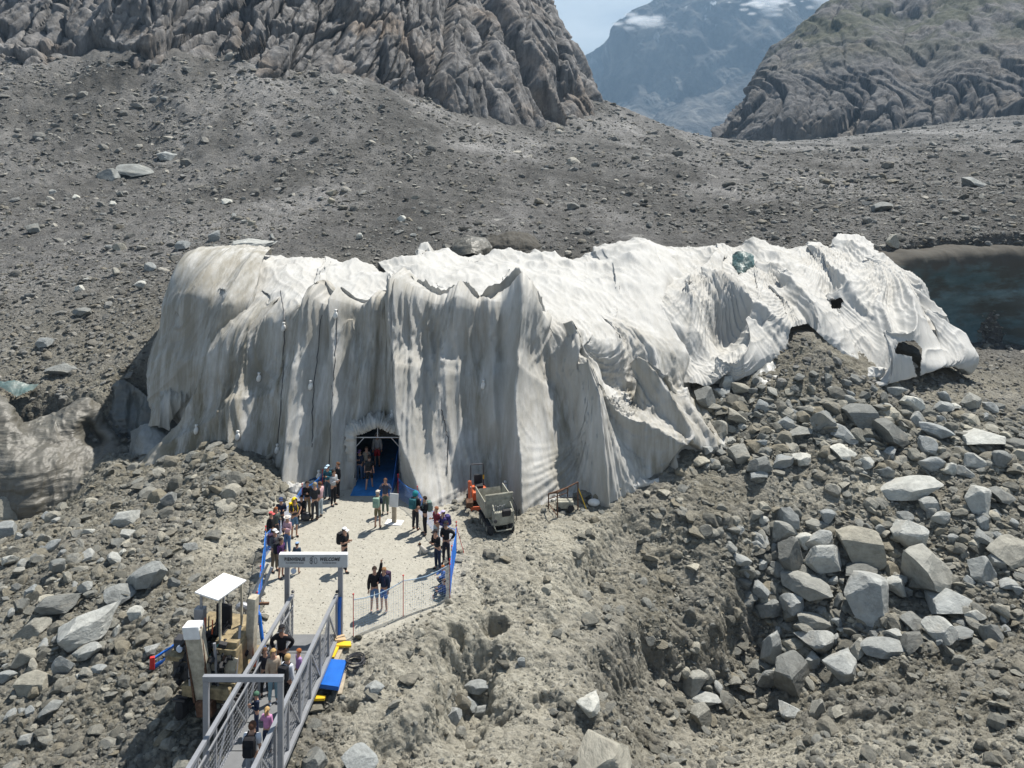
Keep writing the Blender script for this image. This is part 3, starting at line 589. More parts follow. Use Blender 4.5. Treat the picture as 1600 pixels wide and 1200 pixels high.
def drape(P0, H, tie, fix, slack_h, slack_v, steps, seed=0, levels=(4, 2, 1), gap=None):
    """let a slack sheet fall over the ice: P0 support surface, H how far the ice stands out of it, tie = points roped down, fix = pinned edge"""
    nr, nc = P0.shape[:2]; r = np.random.default_rng(seed); P = None
    N0 = toward_cam(P0, normals(P0))
    for L, (lv, st) in enumerate(zip(levels, steps)):
        ri = np.unique(np.concatenate([np.arange(0, nr, lv), [nr-1]])); ci = np.unique(np.concatenate([np.arange(0, nc, lv), [nc-1]]))
        B = P0[np.ix_(ri, ci)].astype(np.float32); N = N0[np.ix_(ri, ci)].astype(np.float32); h = H[np.ix_(ri, ci)].astype(np.float32)
        T_ = tie[np.ix_(ri, ci)]; F_ = fix[np.ix_(ri, ci)]; sh, sv = slack_h[np.ix_(ri, ci)], slack_v[np.ix_(ri, ci)]
        ice = B+N*h[..., None]; smooth_ice = ice
        if P is None: P = ice+N*.05
        else:
            fr = np.interp(ri, pri, np.arange(len(pri))); i0 = np.clip(fr.astype(int), 0, len(pri)-2); fr = (fr-i0)[:, None, None].astype(np.float32)
            P = P[i0]*(1-fr)+P[i0+1]*fr; fc = np.interp(ci, pci, np.arange(len(pci))); j0 = np.clip(fc.astype(int), 0, len(pci)-2); fc = (fc-j0)[None, :, None].astype(np.float32)
            P = P[:, j0]*(1-fc)+P[:, j0+1]*fc
        II, JJ = np.meshgrid(ri, ci, indexing='ij'); GPm = (gap if gap is not None else np.full(P0.shape[:2], 2.))[np.ix_(ri, ci)].astype(np.float32)
        P = P+N*(r.normal(0, .01*lv**.5, h.shape)+.05*lv**.7*(perlin(JJ*.30/lv**.8+seed, II*.012)+.5*perlin((JJ+.5*II)*.2/lv**.8, (II-.5*JJ)*.02+seed)))[..., None].astype(np.float32)
        bend = {4: .10, 2: .07, 1: .035}[lv]; kch = {4: .3, 2: .45, 1: .6}[lv]
        base = B+N*(h*.55)[..., None]
        lh = (np.linalg.norm(base[:, 1:]-base[:, :-1], axis=-1)*sh[:, 1:]).astype(np.float32); lv_ = (np.linalg.norm(base[1:]-base[:-1], axis=-1)*sv[1:]).astype(np.float32)
        d1 = np.sqrt(lh[:-1]**2+lv_[:, 1:]**2)*1.01
        pin = F_ | T_; tgt = np.where(T_[..., None], ice, np.where(F_[..., None], P, ice)); Q = P.copy()
        g = (np.array([0, 0, -.010], np.float32)-N*.004)*(lv**.6)
        cons = []
        for o in (0, 1):
            cons += [((slice(None), slice(o, -1, 2)), (slice(None), slice(o+1, None, 2)), lh[:, o::2], 1., kch), ((slice(o, -1, 2), slice(None)), (slice(o+1, None, 2), slice(None)), lv_[o::2], 1., .5)]
            cons += [((slice(o, -1, 2), slice(0, -1)), (slice(o+1, None, 2), slice(1, None)), d1[o::2], .35, .06), ((slice(o, -1, 2), slice(1, None)), (slice(o+1, None, 2), slice(0, -1)), d1[o::2], .35, .06)]
        for it in range(st):
            vel = (P-Q)*.9; Q = P.copy(); P = P+vel+g
            for sub_ in range(4):
                for A, Bx, rest, ks, kc in cons:
                    a, b_ = P[A], P[Bx]; a = a[:rest.shape[0], :rest.shape[1]]; b_ = b_[:rest.shape[0], :rest.shape[1]]
                    d = b_-a; l = np.sqrt((d*d).sum(-1))+1e-6; c = (l-rest)/l; c = np.where(c > 0, c*ks, c*kc)*.5; e = d*c[..., None]
                    a += e; b_ -= e
                # light bending resistance
                if sub_ == 3:
                    m = (P[:, 2:]+P[:, :-2])*.5-P[:, 1:-1]; P[:, 1:-1] += m*bend; m = (P[2:]+P[:-2])*.5-P[1:-1]; P[1:-1] += m*bend
                o_ = ((P-ice)*N).sum(-1); P += N*np.maximum(-o_, 0)[..., None]
                over = np.maximum(((P-B)*N).sum(-1)-(h+GPm), 0)*.6; P -= N*over[..., None]
                P[pin] = tgt[pin]
        pri, pci = ri, ci
    return P
SURF = []
def on_cloth(u, v, off=.03):
    best = None
    for P_, a, b_ in SURF[:1]:
        k = np.argmin((a-u)**2+(b_-v)**2); p = P_.reshape(-1, 3)[k]; q = np.array([0, 0, HC])-p; best = p+q/np.linalg.norm(q)*off
    return tuple(best)
def drape_sheet(name, rows, nr, nc, ice, ties, sh, sv, steps, mat, attrs, parent, mask=None, seed=0, inset=.6, gap=None, post=None, pincol=False, **tags):
    A = np.array([[W(*q) for q in r_] for r_ in rows]); P = catmull(catmull(A, nr, 0), nc, 1); N = toward_cam(P, normals(P)); T, Tc = np.meshgrid(np.linspace(0, 1, nr), np.linspace(0, 1, nc), indexing='ij')
    P = P-N*(inset(T) if callable(inset) else inset+0*T)[..., None]; u, v = proj(P)
    tie = np.zeros((nr, nc), bool)
    for (a, b_) in ties:
        k = np.argmin((u-a)**2+(v-b_)**2); i, j = divmod(int(k), nc); tie[max(i-2, 0):i+3, max(j-2, 0):j+3] = True
    fix = np.zeros((nr, nc), bool); fix[0] = True; fix[-1] = True
    if pincol: fix[:, -1] = True
    if pincol == 2: fix[:, 0] = True
    P2 = drape(P, ice(P, u, v, T, Tc), tie, fix, 1+sh(P, u, v, T, Tc), 1+sv(P, u, v, T, Tc), steps, seed, gap=None if gap is None else gap(u, v, T, Tc)).astype(float)
    if post is not None:
        Nn = toward_cam(P2, normals(catmull(P2[::6, ::6], nr, 0)[:, :] if False else P2)); Nn = toward_cam(P, normals(P)); P2 = P2+Nn*post(P2, u, v, T, Tc)[..., None]
    SURF.append((P2, *proj(P2)))
    at = attrs(P, u, v, T, Tc); up_, vp_ = proj(P2); mk = None
    if mask is not None: mm = mask(up_, vp_); mk = (mm[:-1, :-1] & mm[1:, 1:] & mm[1:, :-1] & mm[:-1, 1:])
    return link(name, grid_mesh(name, P2, mask=mk, attrs=at), mat, parent=parent, **tags)
def spikes(x, y, f, seed, k=3.):
    """scattered ice points that hold the cloth up like tent poles"""
    xi, yi = np.floor(x*f).astype(int), np.floor(y*f).astype(int); o = np.zeros(x.shape)
    for dx in (-1, 0, 1):
        for dy in (-1, 0, 1):
            a, b_ = xi+dx, yi+dy; hx = PERM[PERM[(a+seed) & 255]+(b_ & 255)]/255.; hy = PERM[PERM[(a+seed+57) & 255]+(b_ & 255)]/255.; hh = PERM[PERM[(a+seed+101) & 255]+(b_ & 255)]/255.
            r_ = np.hypot(x*f-a-hx, y*f-b_-hy); o = np.maximum(o, hh*np.exp(-r_*k))
    return o
RM = [(p_, A_*1.0, w_) for p_, A_, w_ in RM]
def main_ice(P, u, v, T, Tc):
    x, y = P[..., 0], P[..., 1]; front = sstep(.645, .50, T); top = 1-front
    h = 1.7*ridge_field(u, v, RM)*front*(1-.28*sstep(.47, .57, T))*(.4+.6*sstep(0, .3, T))*sstep(1., .88, Tc)
    h += top*(.1+.9*sstep(.60, .86, T))*sstep(1., .93, T)*(.9*spikes(x, y, .17, 3, 2.4)+1.0*spikes(x, y, .36, 9, 2.6)+.5*spikes(x, y, .7, 29, 2.6)+.6*(1-np.abs(perlin(x*.13+3, y*.09)))**3)+top*.9*np.exp(-((u-985)/50)**2-((v-425)/25)**2)+top*.7*np.exp(-((u-660)/45)**2-((v-400)/14)**2)
    return h
def main_sh(P, u, v, T, Tc):
    n = fbm(u*.012+5, v*.004+2, octv=2); return .05+.16*np.clip(n+.2, 0, 1)+.06*sstep(.5, .65, T)
def main_attr(P, u, v, T, Tc):
    d = .30+.6*sstep(480, 330, u)+.45*np.exp(-((u-465)/28)**2)*(T < .6)+.45*np.exp(-((u-605)/18)**2)+.35*np.exp(-((u-1000)/50)**2)*sstep(480,560,v)
    d = d*sstep(.7, .5, T)*.9+.20; d += .45*np.exp(-((u-390)/70)**2-((v-560)/120)**2)
    rf = ridge_field(u, v, RM); d += .6*sstep(.8, .2, rf)*sstep(.55, .42, T)
    return {'dirt': np.clip(d, 0, 1.2)}
mcols = [[(200,768,43.7),(232,712,45.2),(268,645,47),(318,560,48.4),(345,468,50),(358,412,53.5),(372,390,60),(380,400,64)],
 [(255,752,43.6),(285,690,44.9),(325,620,46.4),(372,530,47.6),(395,462,49),(405,412,53.5),(412,388,60),(415,400,64)],
 [(335,712,44),(352,660,44.9),(385,580,46.3),(412,510,47.4),(430,455,48.6),(440,415,53),(445,391,60),(447,402,64)],
 [(400,738,43.7),(408,660,44.6),(425,580,45.8),(450,510,46.6),(465,455,47.6),(470,418,52.5),(472,396,59),(474,405,64)],
 [(465,770,42.6),(472,680,43.6),(480,590,44.9),(487,515,46),(494,463,46.9),(498,425,52),(503,399,59),(505,408,64)],
 [(545,775,41.9),(545,680,43.2),(547,590,44.5),(551,515,45.6),(555,462,46.4),(560,432,51),(562,408,57),(564,420,62)],
 [(625,772,41.8),(622,680,43.0),(617,590,44.3),(611,515,45.4),(605,460,46.2),(612,434,51),(615,416,56),(617,424,62)],
 [(680,778,41.4),(672,680,42.6),(662,590,44),(655,515,45.2),(650,460,46),(650,430,51),(645,400,60),(645,415,65)],
 [(755,780,41),(742,690,42.2),(728,600,43.8),(715,520,45),(705,462,45.9),(702,430,51),(690,396,61),(690,408,66)],
 [(835,778,40.9),(822,690,42.2),(803,600,43.9),(790,525,45.2),(778,460,46.2),(770,428,52),(760,397,61.5),(760,408,66)],
 [(910,770,41),(895,690,42.3),(872,605,44.2),(850,535,45.8),(835,475,47.2),(830,432,53),(820,397,62.5),(820,408,67)],
 [(975,765,41.3),(960,690,42.6),(935,610,44.6),(908,545,46.4),(888,482,48),(880,433,54),(870,396,63.5),(870,408,68)],
 [(1035,752,41.8),(1018,685,43.2),(990,615,45.1),(965,550,47),(940,488,48.8),(928,432,55),(925,395,65),(925,408,69)],
 [(1098,704,44.2),(1085,655,45.2),(1058,600,46.8),(1030,545,48.4),(1003,488,50.2),(995,430,56),(985,386,67),(985,400,71)],
 [(1096,690,46.5),(1086,640,47.4),(1066,590,48.6),(1042,540,49.8),(1022,485,51.6),(1020,432,57.5),(1030,381,69),(1030,396,73)],
 [(1088,660,49.5),(1080,620,50),(1066,580,50.6),(1050,530,51.6),(1040,480,53.2),(1045,434,59),(1060,384,70),(1060,398,74)]]
mrows = [list(r) for r in zip(*mcols)]
PORT = [(557,800),(557,683),(590,669),(624,683),(626,800)]
MT = [(430,458),(441,475),(501,463),(555,500),(609,456),(692,455),(755,470),(787,449),(864,522),(896,612),(927,490),(1004,424),(372,690),(441,722),(1030,690),(970,600),(560,420),(740,420),(660,410),(860,425),(930,410),(500,420),(440,420)]
drape_sheet('cloth_sheet', mrows, int(300*sc_), int(600*sc_), main_ice, MT, main_sh, lambda P,u,v,T,Tc: .015+.06*sstep(.5,.65,T)+.05*np.clip(fbm(u*.01,v*.01+9,octv=2),0,1), (60, 36, 20), M['cloth'], main_attr, cover, mask=lambda u, v: ~(inpoly(u, v, PORT)), inset=lambda T: .7+.4*sstep(0, .55, T), pincol=True, gap=lambda u, v, T, Tc: .12+.6*sstep(.66, .8, T), post=lambda P, u, v, T, Tc: (.62*wrinkle(P, u, v)+.6*pulls(u, v, PM))*sstep(0, .06, T)*sstep(1., .94, Tc)*sstep(.75, .5, T)+sstep(.5, .62, T)*.5*(.16*(1-np.abs(perlin((P[...,0]+.4*P[...,1])*1.1, P[...,1]*.4)))**6+.14*(1-np.abs(perlin((P[...,0]-.7*P[...,1])*.8+4, (P[...,1]+.3*P[...,0])*.35)))**7+.05*(1-np.abs(perlin(P[...,0]*3, P[...,1]*1.1)))**5))
# left side sheet tucked behind the first one
RL = [([(365,400),(300,480),(262,560),(240,640)],.6,18),([(392,410),(340,500),(300,575)],.7,18),([(330,400),(262,480),(228,570)],.5,14)]
lcols = [[(238,655,49.6),(232,610,49.8),(226,575,50.2),(240,520,51),(270,450,52),(300,410,54),(322,404,60)],
 [(262,640,48.8),(256,600,48.9),(252,565,49.2),(268,510,49.8),(295,445,50.8),(318,400,54),(335,396,60)],
 [(290,628,48.2),(286,596,48.2),(285,560,48.4),(300,510,48.9),(328,445,50),(348,398,54),(365,390,60)],
 [(325,615,48.2),(325,590,48.1),(325,560,48.3),(340,510,48.6),(362,455,49.8),(378,400,54),(395,389,60)],
 [(370,600,48.6),(370,580,48.6),(372,560,48.6),(380,510,49.2),(400,460,50),(410,408,54),(425,392,60)]]
drape_sheet('cloth_sheet', [list(r) for r in zip(*lcols)], 170, 150, lambda P,u,v,T,Tc: (1.2*ridge_field(u, v, RL)*sstep(.9, .7, T)+.6*sstep(.7,.85,T)*sstep(1,.93,T))*sstep(0,.3,Tc), [(265,600),(330,600),(300,480),(350,460)], lambda P,u,v,T,Tc: .07+0*u, lambda P,u,v,T,Tc: .01+.10*sstep(.3,.05,T), (60, 26, 12), M['cloth'], lambda P,u,v,T,Tc: {'dirt': .8+0*u}, cover, seed=4, inset=.3, pincol=2, gap=lambda u, v, T, Tc: .2+.5*sstep(.7, .9, T), post=lambda P, u, v, T, Tc: .45*wrinkle(P, u+.6*(v-500), v)*sstep(0,.15,Tc))
sheet('cloth_sheet', [[(240,612,49.2),(262,600,48.6),(290,600,48.4),(312,600,48.2)],[(243,630,48.3),(258,618,47.6),(274,622,47.4),(290,628,47.4)],[(238,652,47.8),(248,645,47.2),(258,648,47.1),(268,655,47.3)],[(236,668,47.6),(245,665,47.1),(254,668,47.),(262,672,47.2)]],
 60, 50, lambda P,u,v,T,Tc: .25*(1-np.abs(perlin(u*.12, v*.01)))**4, M['cloth'], attrs=lambda P,u,v,T,Tc: {'dirt': .8+0*u}, parent=cover)
# right covers
RR = [([(1095,450),(1130,475),(1175,505)],1.5,22),([(1180,430),(1215,455),(1235,490)],1.2,16),([(1170,400),(1210,425),(1250,445)],1.0,16),([(1100,410),(1075,440),(1065,470)],1.2,18),
 ([(1262,405),(1275,440),(1300,470)],1.4,16),([(1300,395),(1345,430),(1362,480),(1372,560)],1.6,18),([(1345,430),(1395,470),(1430,520),(1490,562)],1.3,16),([(1345,430),(1330,480),(1340,540),(1365,575)],1.0,12),
 ([(1200,470),(1160,520),(1110,575)],.9,22),([(1250,400),(1200,410),(1165,440)],.9,14),([(1215,500),(1170,530)],.5,12)]
PR = [(1095,448,60,10,.5,.2,3.0),(1345,428,70,10,.45,0,3.1),(1180,432,45,9,.4,0,3.1),(1262,402,50,9,.35,0,3.),(1200,470,50,10,.3,1,3.5),(1110,580,50,9,.25,-2.6,-.2),(1300,398,50,8,.3,0,3.)]
def right_ice(P, u, v, T, Tc):
    x, y = P[..., 0], P[..., 1]; top = sstep(.5, .7, T)
    h = 1.25*ridge_field(u, v, RR)*(1-.45*top)*sstep(0., .12, T)*sstep(1., .9, Tc)*sstep(1., .85, T)+top*sstep(1., .93, T)*(.5*spikes(x, y, .2, 5, 2.4)+.7*spikes(x, y, .4, 19, 2.6))
    return h-1.6*np.exp(-((u-1112)/34)**2-((v-497)/24)**2)
rcols = [[(1045,585,48.4),(1035,555,49.2),(1022,525,50),(1020,490,51.5),(1018,455,55),(1024,418,61),(1030,385,69),(1030,395,73)],
 [(1082,578,48.6),(1075,562,49.2),(1070,535,50.4),(1068,498,52),(1060,460,55),(1062,420,62),(1068,386,69.5),(1068,396,74)],
 [(1112,592,48.4),(1112,560,49.4),(1118,530,51),(1122,500,53),(1105,455,56),(1100,420,62.5),(1105,388,70),(1105,398,74)],
 [(1165,565,49.6),(1165,540,50.6),(1165,515,52.2),(1160,480,54.5),(1150,448,58),(1145,418,64),(1142,388,70.5),(1142,398,75)],
 [(1232,522,52.4),(1222,508,53.2),(1212,490,54.4),(1200,466,56.6),(1186,438,60),(1180,412,65),(1180,386,71),(1180,396,75)],
 [(1288,528,51.6),(1274,508,52.8),(1262,490,54.2),(1248,466,56.6),(1236,440,60),(1230,412,66),(1225,388,71.5),(1225,398,75)],
 [(1355,586,49.4),(1332,550,51.2),(1308,515,53.2),(1290,480,56),(1278,448,59.5),(1270,415,65.5),(1268,386,72),(1268,396,76)],
 [(1398,588,49.4),(1382,555,51),(1368,515,53.6),(1350,475,56.8),(1330,440,60.2),(1318,412,66),(1308,388,72),(1308,398,76)],
 [(1448,562,51.2),(1418,535,52.8),(1402,505,55),(1388,470,58),(1368,438,61.5),(1350,412,66.5),(1335,390,72),(1335,400,76)],
 [(1508,572,51.6),(1470,540,53.4),(1440,508,56),(1422,478,59),(1398,440,62.5),(1378,418,67),(1352,396,72),(1352,404,76)],
 [(1506,576,53),(1468,545,55),(1440,512,58),(1425,490,61),(1405,450,64.5),(1384,428,69),(1358,406,73),(1358,412,77)]]
def rmask(u, v):
    h = inpoly(u, v, [(1398,550),(1404,536),(1428,532),(1440,545),(1436,600),(1425,556)]) | inpoly(u, v, [(1298,470),(1316,466),(1312,481),(1300,482)]) | inpoly(u, v, [(1232,535),(1236,512),(1262,506),(1298,540),(1330,590),(1250,600)]) | inpoly(u,v,[(1148,418),(1150,404),(1163,402),(1172,410),(1166,424),(1155,428)])
    return ~h
RT = [(1095,450),(1180,432),(1262,404),(1345,430),(1200,470),(1110,575),(1300,398),(1160,520),(1068,470),(1290,480),(1372,560),(1430,520),(1215,455),(1120,420),(1395,470)]
drape_sheet('cloth_sheet', [list(r) for r in zip(*rcols)], int(250*sc_), int(500*sc_), right_ice, RT, lambda P,u,v,T,Tc: .06+.09*np.clip(fbm(u*.014+1, v*.006, octv=2)+.2, 0, 1), lambda P,u,v,T,Tc: .04+0*u, (60, 30, 12), M['cloth'], lambda P,u,v,T,Tc: {'dirt': .30-.12*sstep(1200,1300,u)}, cover, mask=rmask, seed=8, inset=.4, pincol=2, gap=lambda u, v, T, Tc: .3+.6*sstep(.5, .65, T), post=lambda P, u, v, T, Tc: (.42*wrinkle(P, u-.3*(v-500), v)+.8*pulls(u, v, PR))*sstep(0, .06, T)+.12*(1-np.abs(perlin((P[...,0]-.7*P[...,1])*.8+4, (P[...,1]+.3*P[...,0])*.35)))**7)
# crumpled hems lying on the ground
def hem(pts, w, A, f, seed):
    rows = []
    for k_ in (-1, -.4, .3, 1): rows.append([(u, v+w*k_, None) for u, v in pts])
    A_ = []
    for r_ in rows:
        rr = []
        for u, v, _ in r_:
            x, y, z = on_ground(u, v, 30, 60); rr.append((u, v, y))
        A_.append(rr)
    dd = lambda P,u,v,T,Tc: (.06+A*(1-np.abs(perlin(P[...,0]*f+seed, P[...,1]*f)))**2+.4*A*(1-np.abs(perlin(P[...,0]*f*2.6, P[...,1]*f*2.6+seed)))**3)*np.sin(np.pi*np.clip(T,.0,1))**.6*np.sin(np.pi*np.clip(Tc,.0,1))**.3
    o = sheet('cloth_sheet', A_, 60, 260, dd, M['cloth'], attrs=lambda P,u,v,T,Tc: {'dirt': .15+0*u}, parent=cover)
hem([(632,768),(650,774),(680,776),(712,774)], 7, .28, 1.6, 1); hem([(735,782),(775,786),(810,784),(850,782),(880,776),(905,770)], 4, .22, 1.8, 2)
hem([(447,760),(460,766),(480,764),(500,758)], 6, .25, 1.8, 3); hem([(1355,582),(1385,584),(1410,580),(1430,574)], 7, .4, 1., 4); hem([(965,764),(1000,758),(1030,750)], 4, .25, 1.2, 5)

_pp = [[(u, v, on_ground(u, v, 30, 70)[1]-.12) for u in np.linspace(1158+(625-v)*.12, 1222+(560-v)*.05, 6)] for v in np.linspace(545, 622, 7)]
sheet('ice_face', _pp, 60, 50, lambda P,u,v,T,Tc: .22*fbm(P[...,0]*.9, P[...,1]*.9, P[...,2]*.9, octv=4)+.25*np.sin(np.pi*Tc)*np.sin(np.pi*T)-.2, M['dirty_white_ice'], kind='structure')
# ------------------------------------------------------------ rocks
def rock_mesh(name, seed, sub=3, cuts=14, flat=1., rough=.04, rounded=.0):
    r = np.random.default_rng(seed); bm = bmesh.new(); bmesh.ops.create_icosphere(bm, subdivisions=sub, radius=1.0)
    co = np.array([v.co[:] for v in bm.verts]); co *= np.array([1, .8+.2*r.random(), .62*flat+.15*r.random()])
    for _ in range(cuts):
        n = r.normal(size=3); n /= np.linalg.norm(n); n[2] *= .8
        n /= np.linalg.norm(n); ext = np.abs(co @ n).max(); h = ext*r.uniform(.42, .82)
        d = co @ n - h; co = np.where((d > 0)[:, None], co - n*d[:, None]*(1-rounded*.35), co)
    nz_ = fbm(co[:, 0]*1.7+seed, co[:, 1]*1.7, co[:, 2]*1.7, octv=3) if sub > 2 else perlin(co[:, 0]*1.7+seed, co[:, 1]*1.7, co[:, 2]*1.7)
    co *= (1+rough*3*nz_)[:, None]
    if sub > 2: co *= (1+rough*1.2*fbm(co[:, 0]*6+seed, co[:, 1]*6, co[:, 2]*9, octv=2, ridged=True))[:, None]
    if sub > 3: co *= (1+.012*fbm(co[:, 0]*14+seed, co[:, 1]*14, co[:, 2]*14, octv=2))[:, None]
    co -= (co.max(0)+co.min(0))/2; co /= np.abs(co).max(0)[None, :1]
    for v, c in zip(bm.verts, co): v.co = c
    me = bpy.data.meshes.new(name); bm.to_mesh(me); bm.free()
    me.polygons.foreach_set('use_smooth', np.full(len(me.polygons), False)); me.update()
    return me
BIG = [rock_mesh('boulder_%d' % i, 100+i, 4, cuts=[12, 16, 10, 20, 13, 15, 18, 11][i], flat=[.9, .6, 1.1, .8, .45, .95, .7, 1.][i], rough=.022) for i in range(8)]
for me in BIG: me.materials.append(M['rock'])
MID = [rock_mesh('stone_%d' % i, 200+i, 3, cuts=12, flat=[.9, .6, 1.1, .75, .5, .95][i], rough=.03) for i in range(6)]
for me in MID: me.materials.append(M['rock'])
_ex = {}
def me_ext(me):
    if me.name not in _ex: _ex[me.name] = [max(abs(v.co[k]) for v in me.vertices) for k in range(3)]
    return _ex[me.name]
def boulder(u, v, wpx, asp=.7, deep=.75, rz=0., tilt=0., mesh=0, name='boulder', sink=.3, label=None, group=None, mat=None, lib=None, ty=0., lo=14):
    """a rock whose middle covers photo pixel (u, v) and is wpx pixels wide"""
    x, y, z = on_ground(u, v+wpx*asp*.32, lo); wm = wpx/FPX*y
    me = (lib or BIG)[mesh % len(lib or BIG)]
    o = link(name, me); hz_ = max((q.co.z for q in me.vertices), default=1) if False else None
    EX = me_ext(me); o.scale = (wm/2/EX[0], wm/2*deep/EX[1], wm/2*asp/EX[2])
    o.rotation_euler = (ty, tilt, rz); o.location = (x, y, z+wm/2*asp*(1-sink*1.6))
    o['label'] = label; o['category'] = 'boulder' if wpx > 22 else 'rock'
    if group: o['group'] = group
    return o
B = boulder
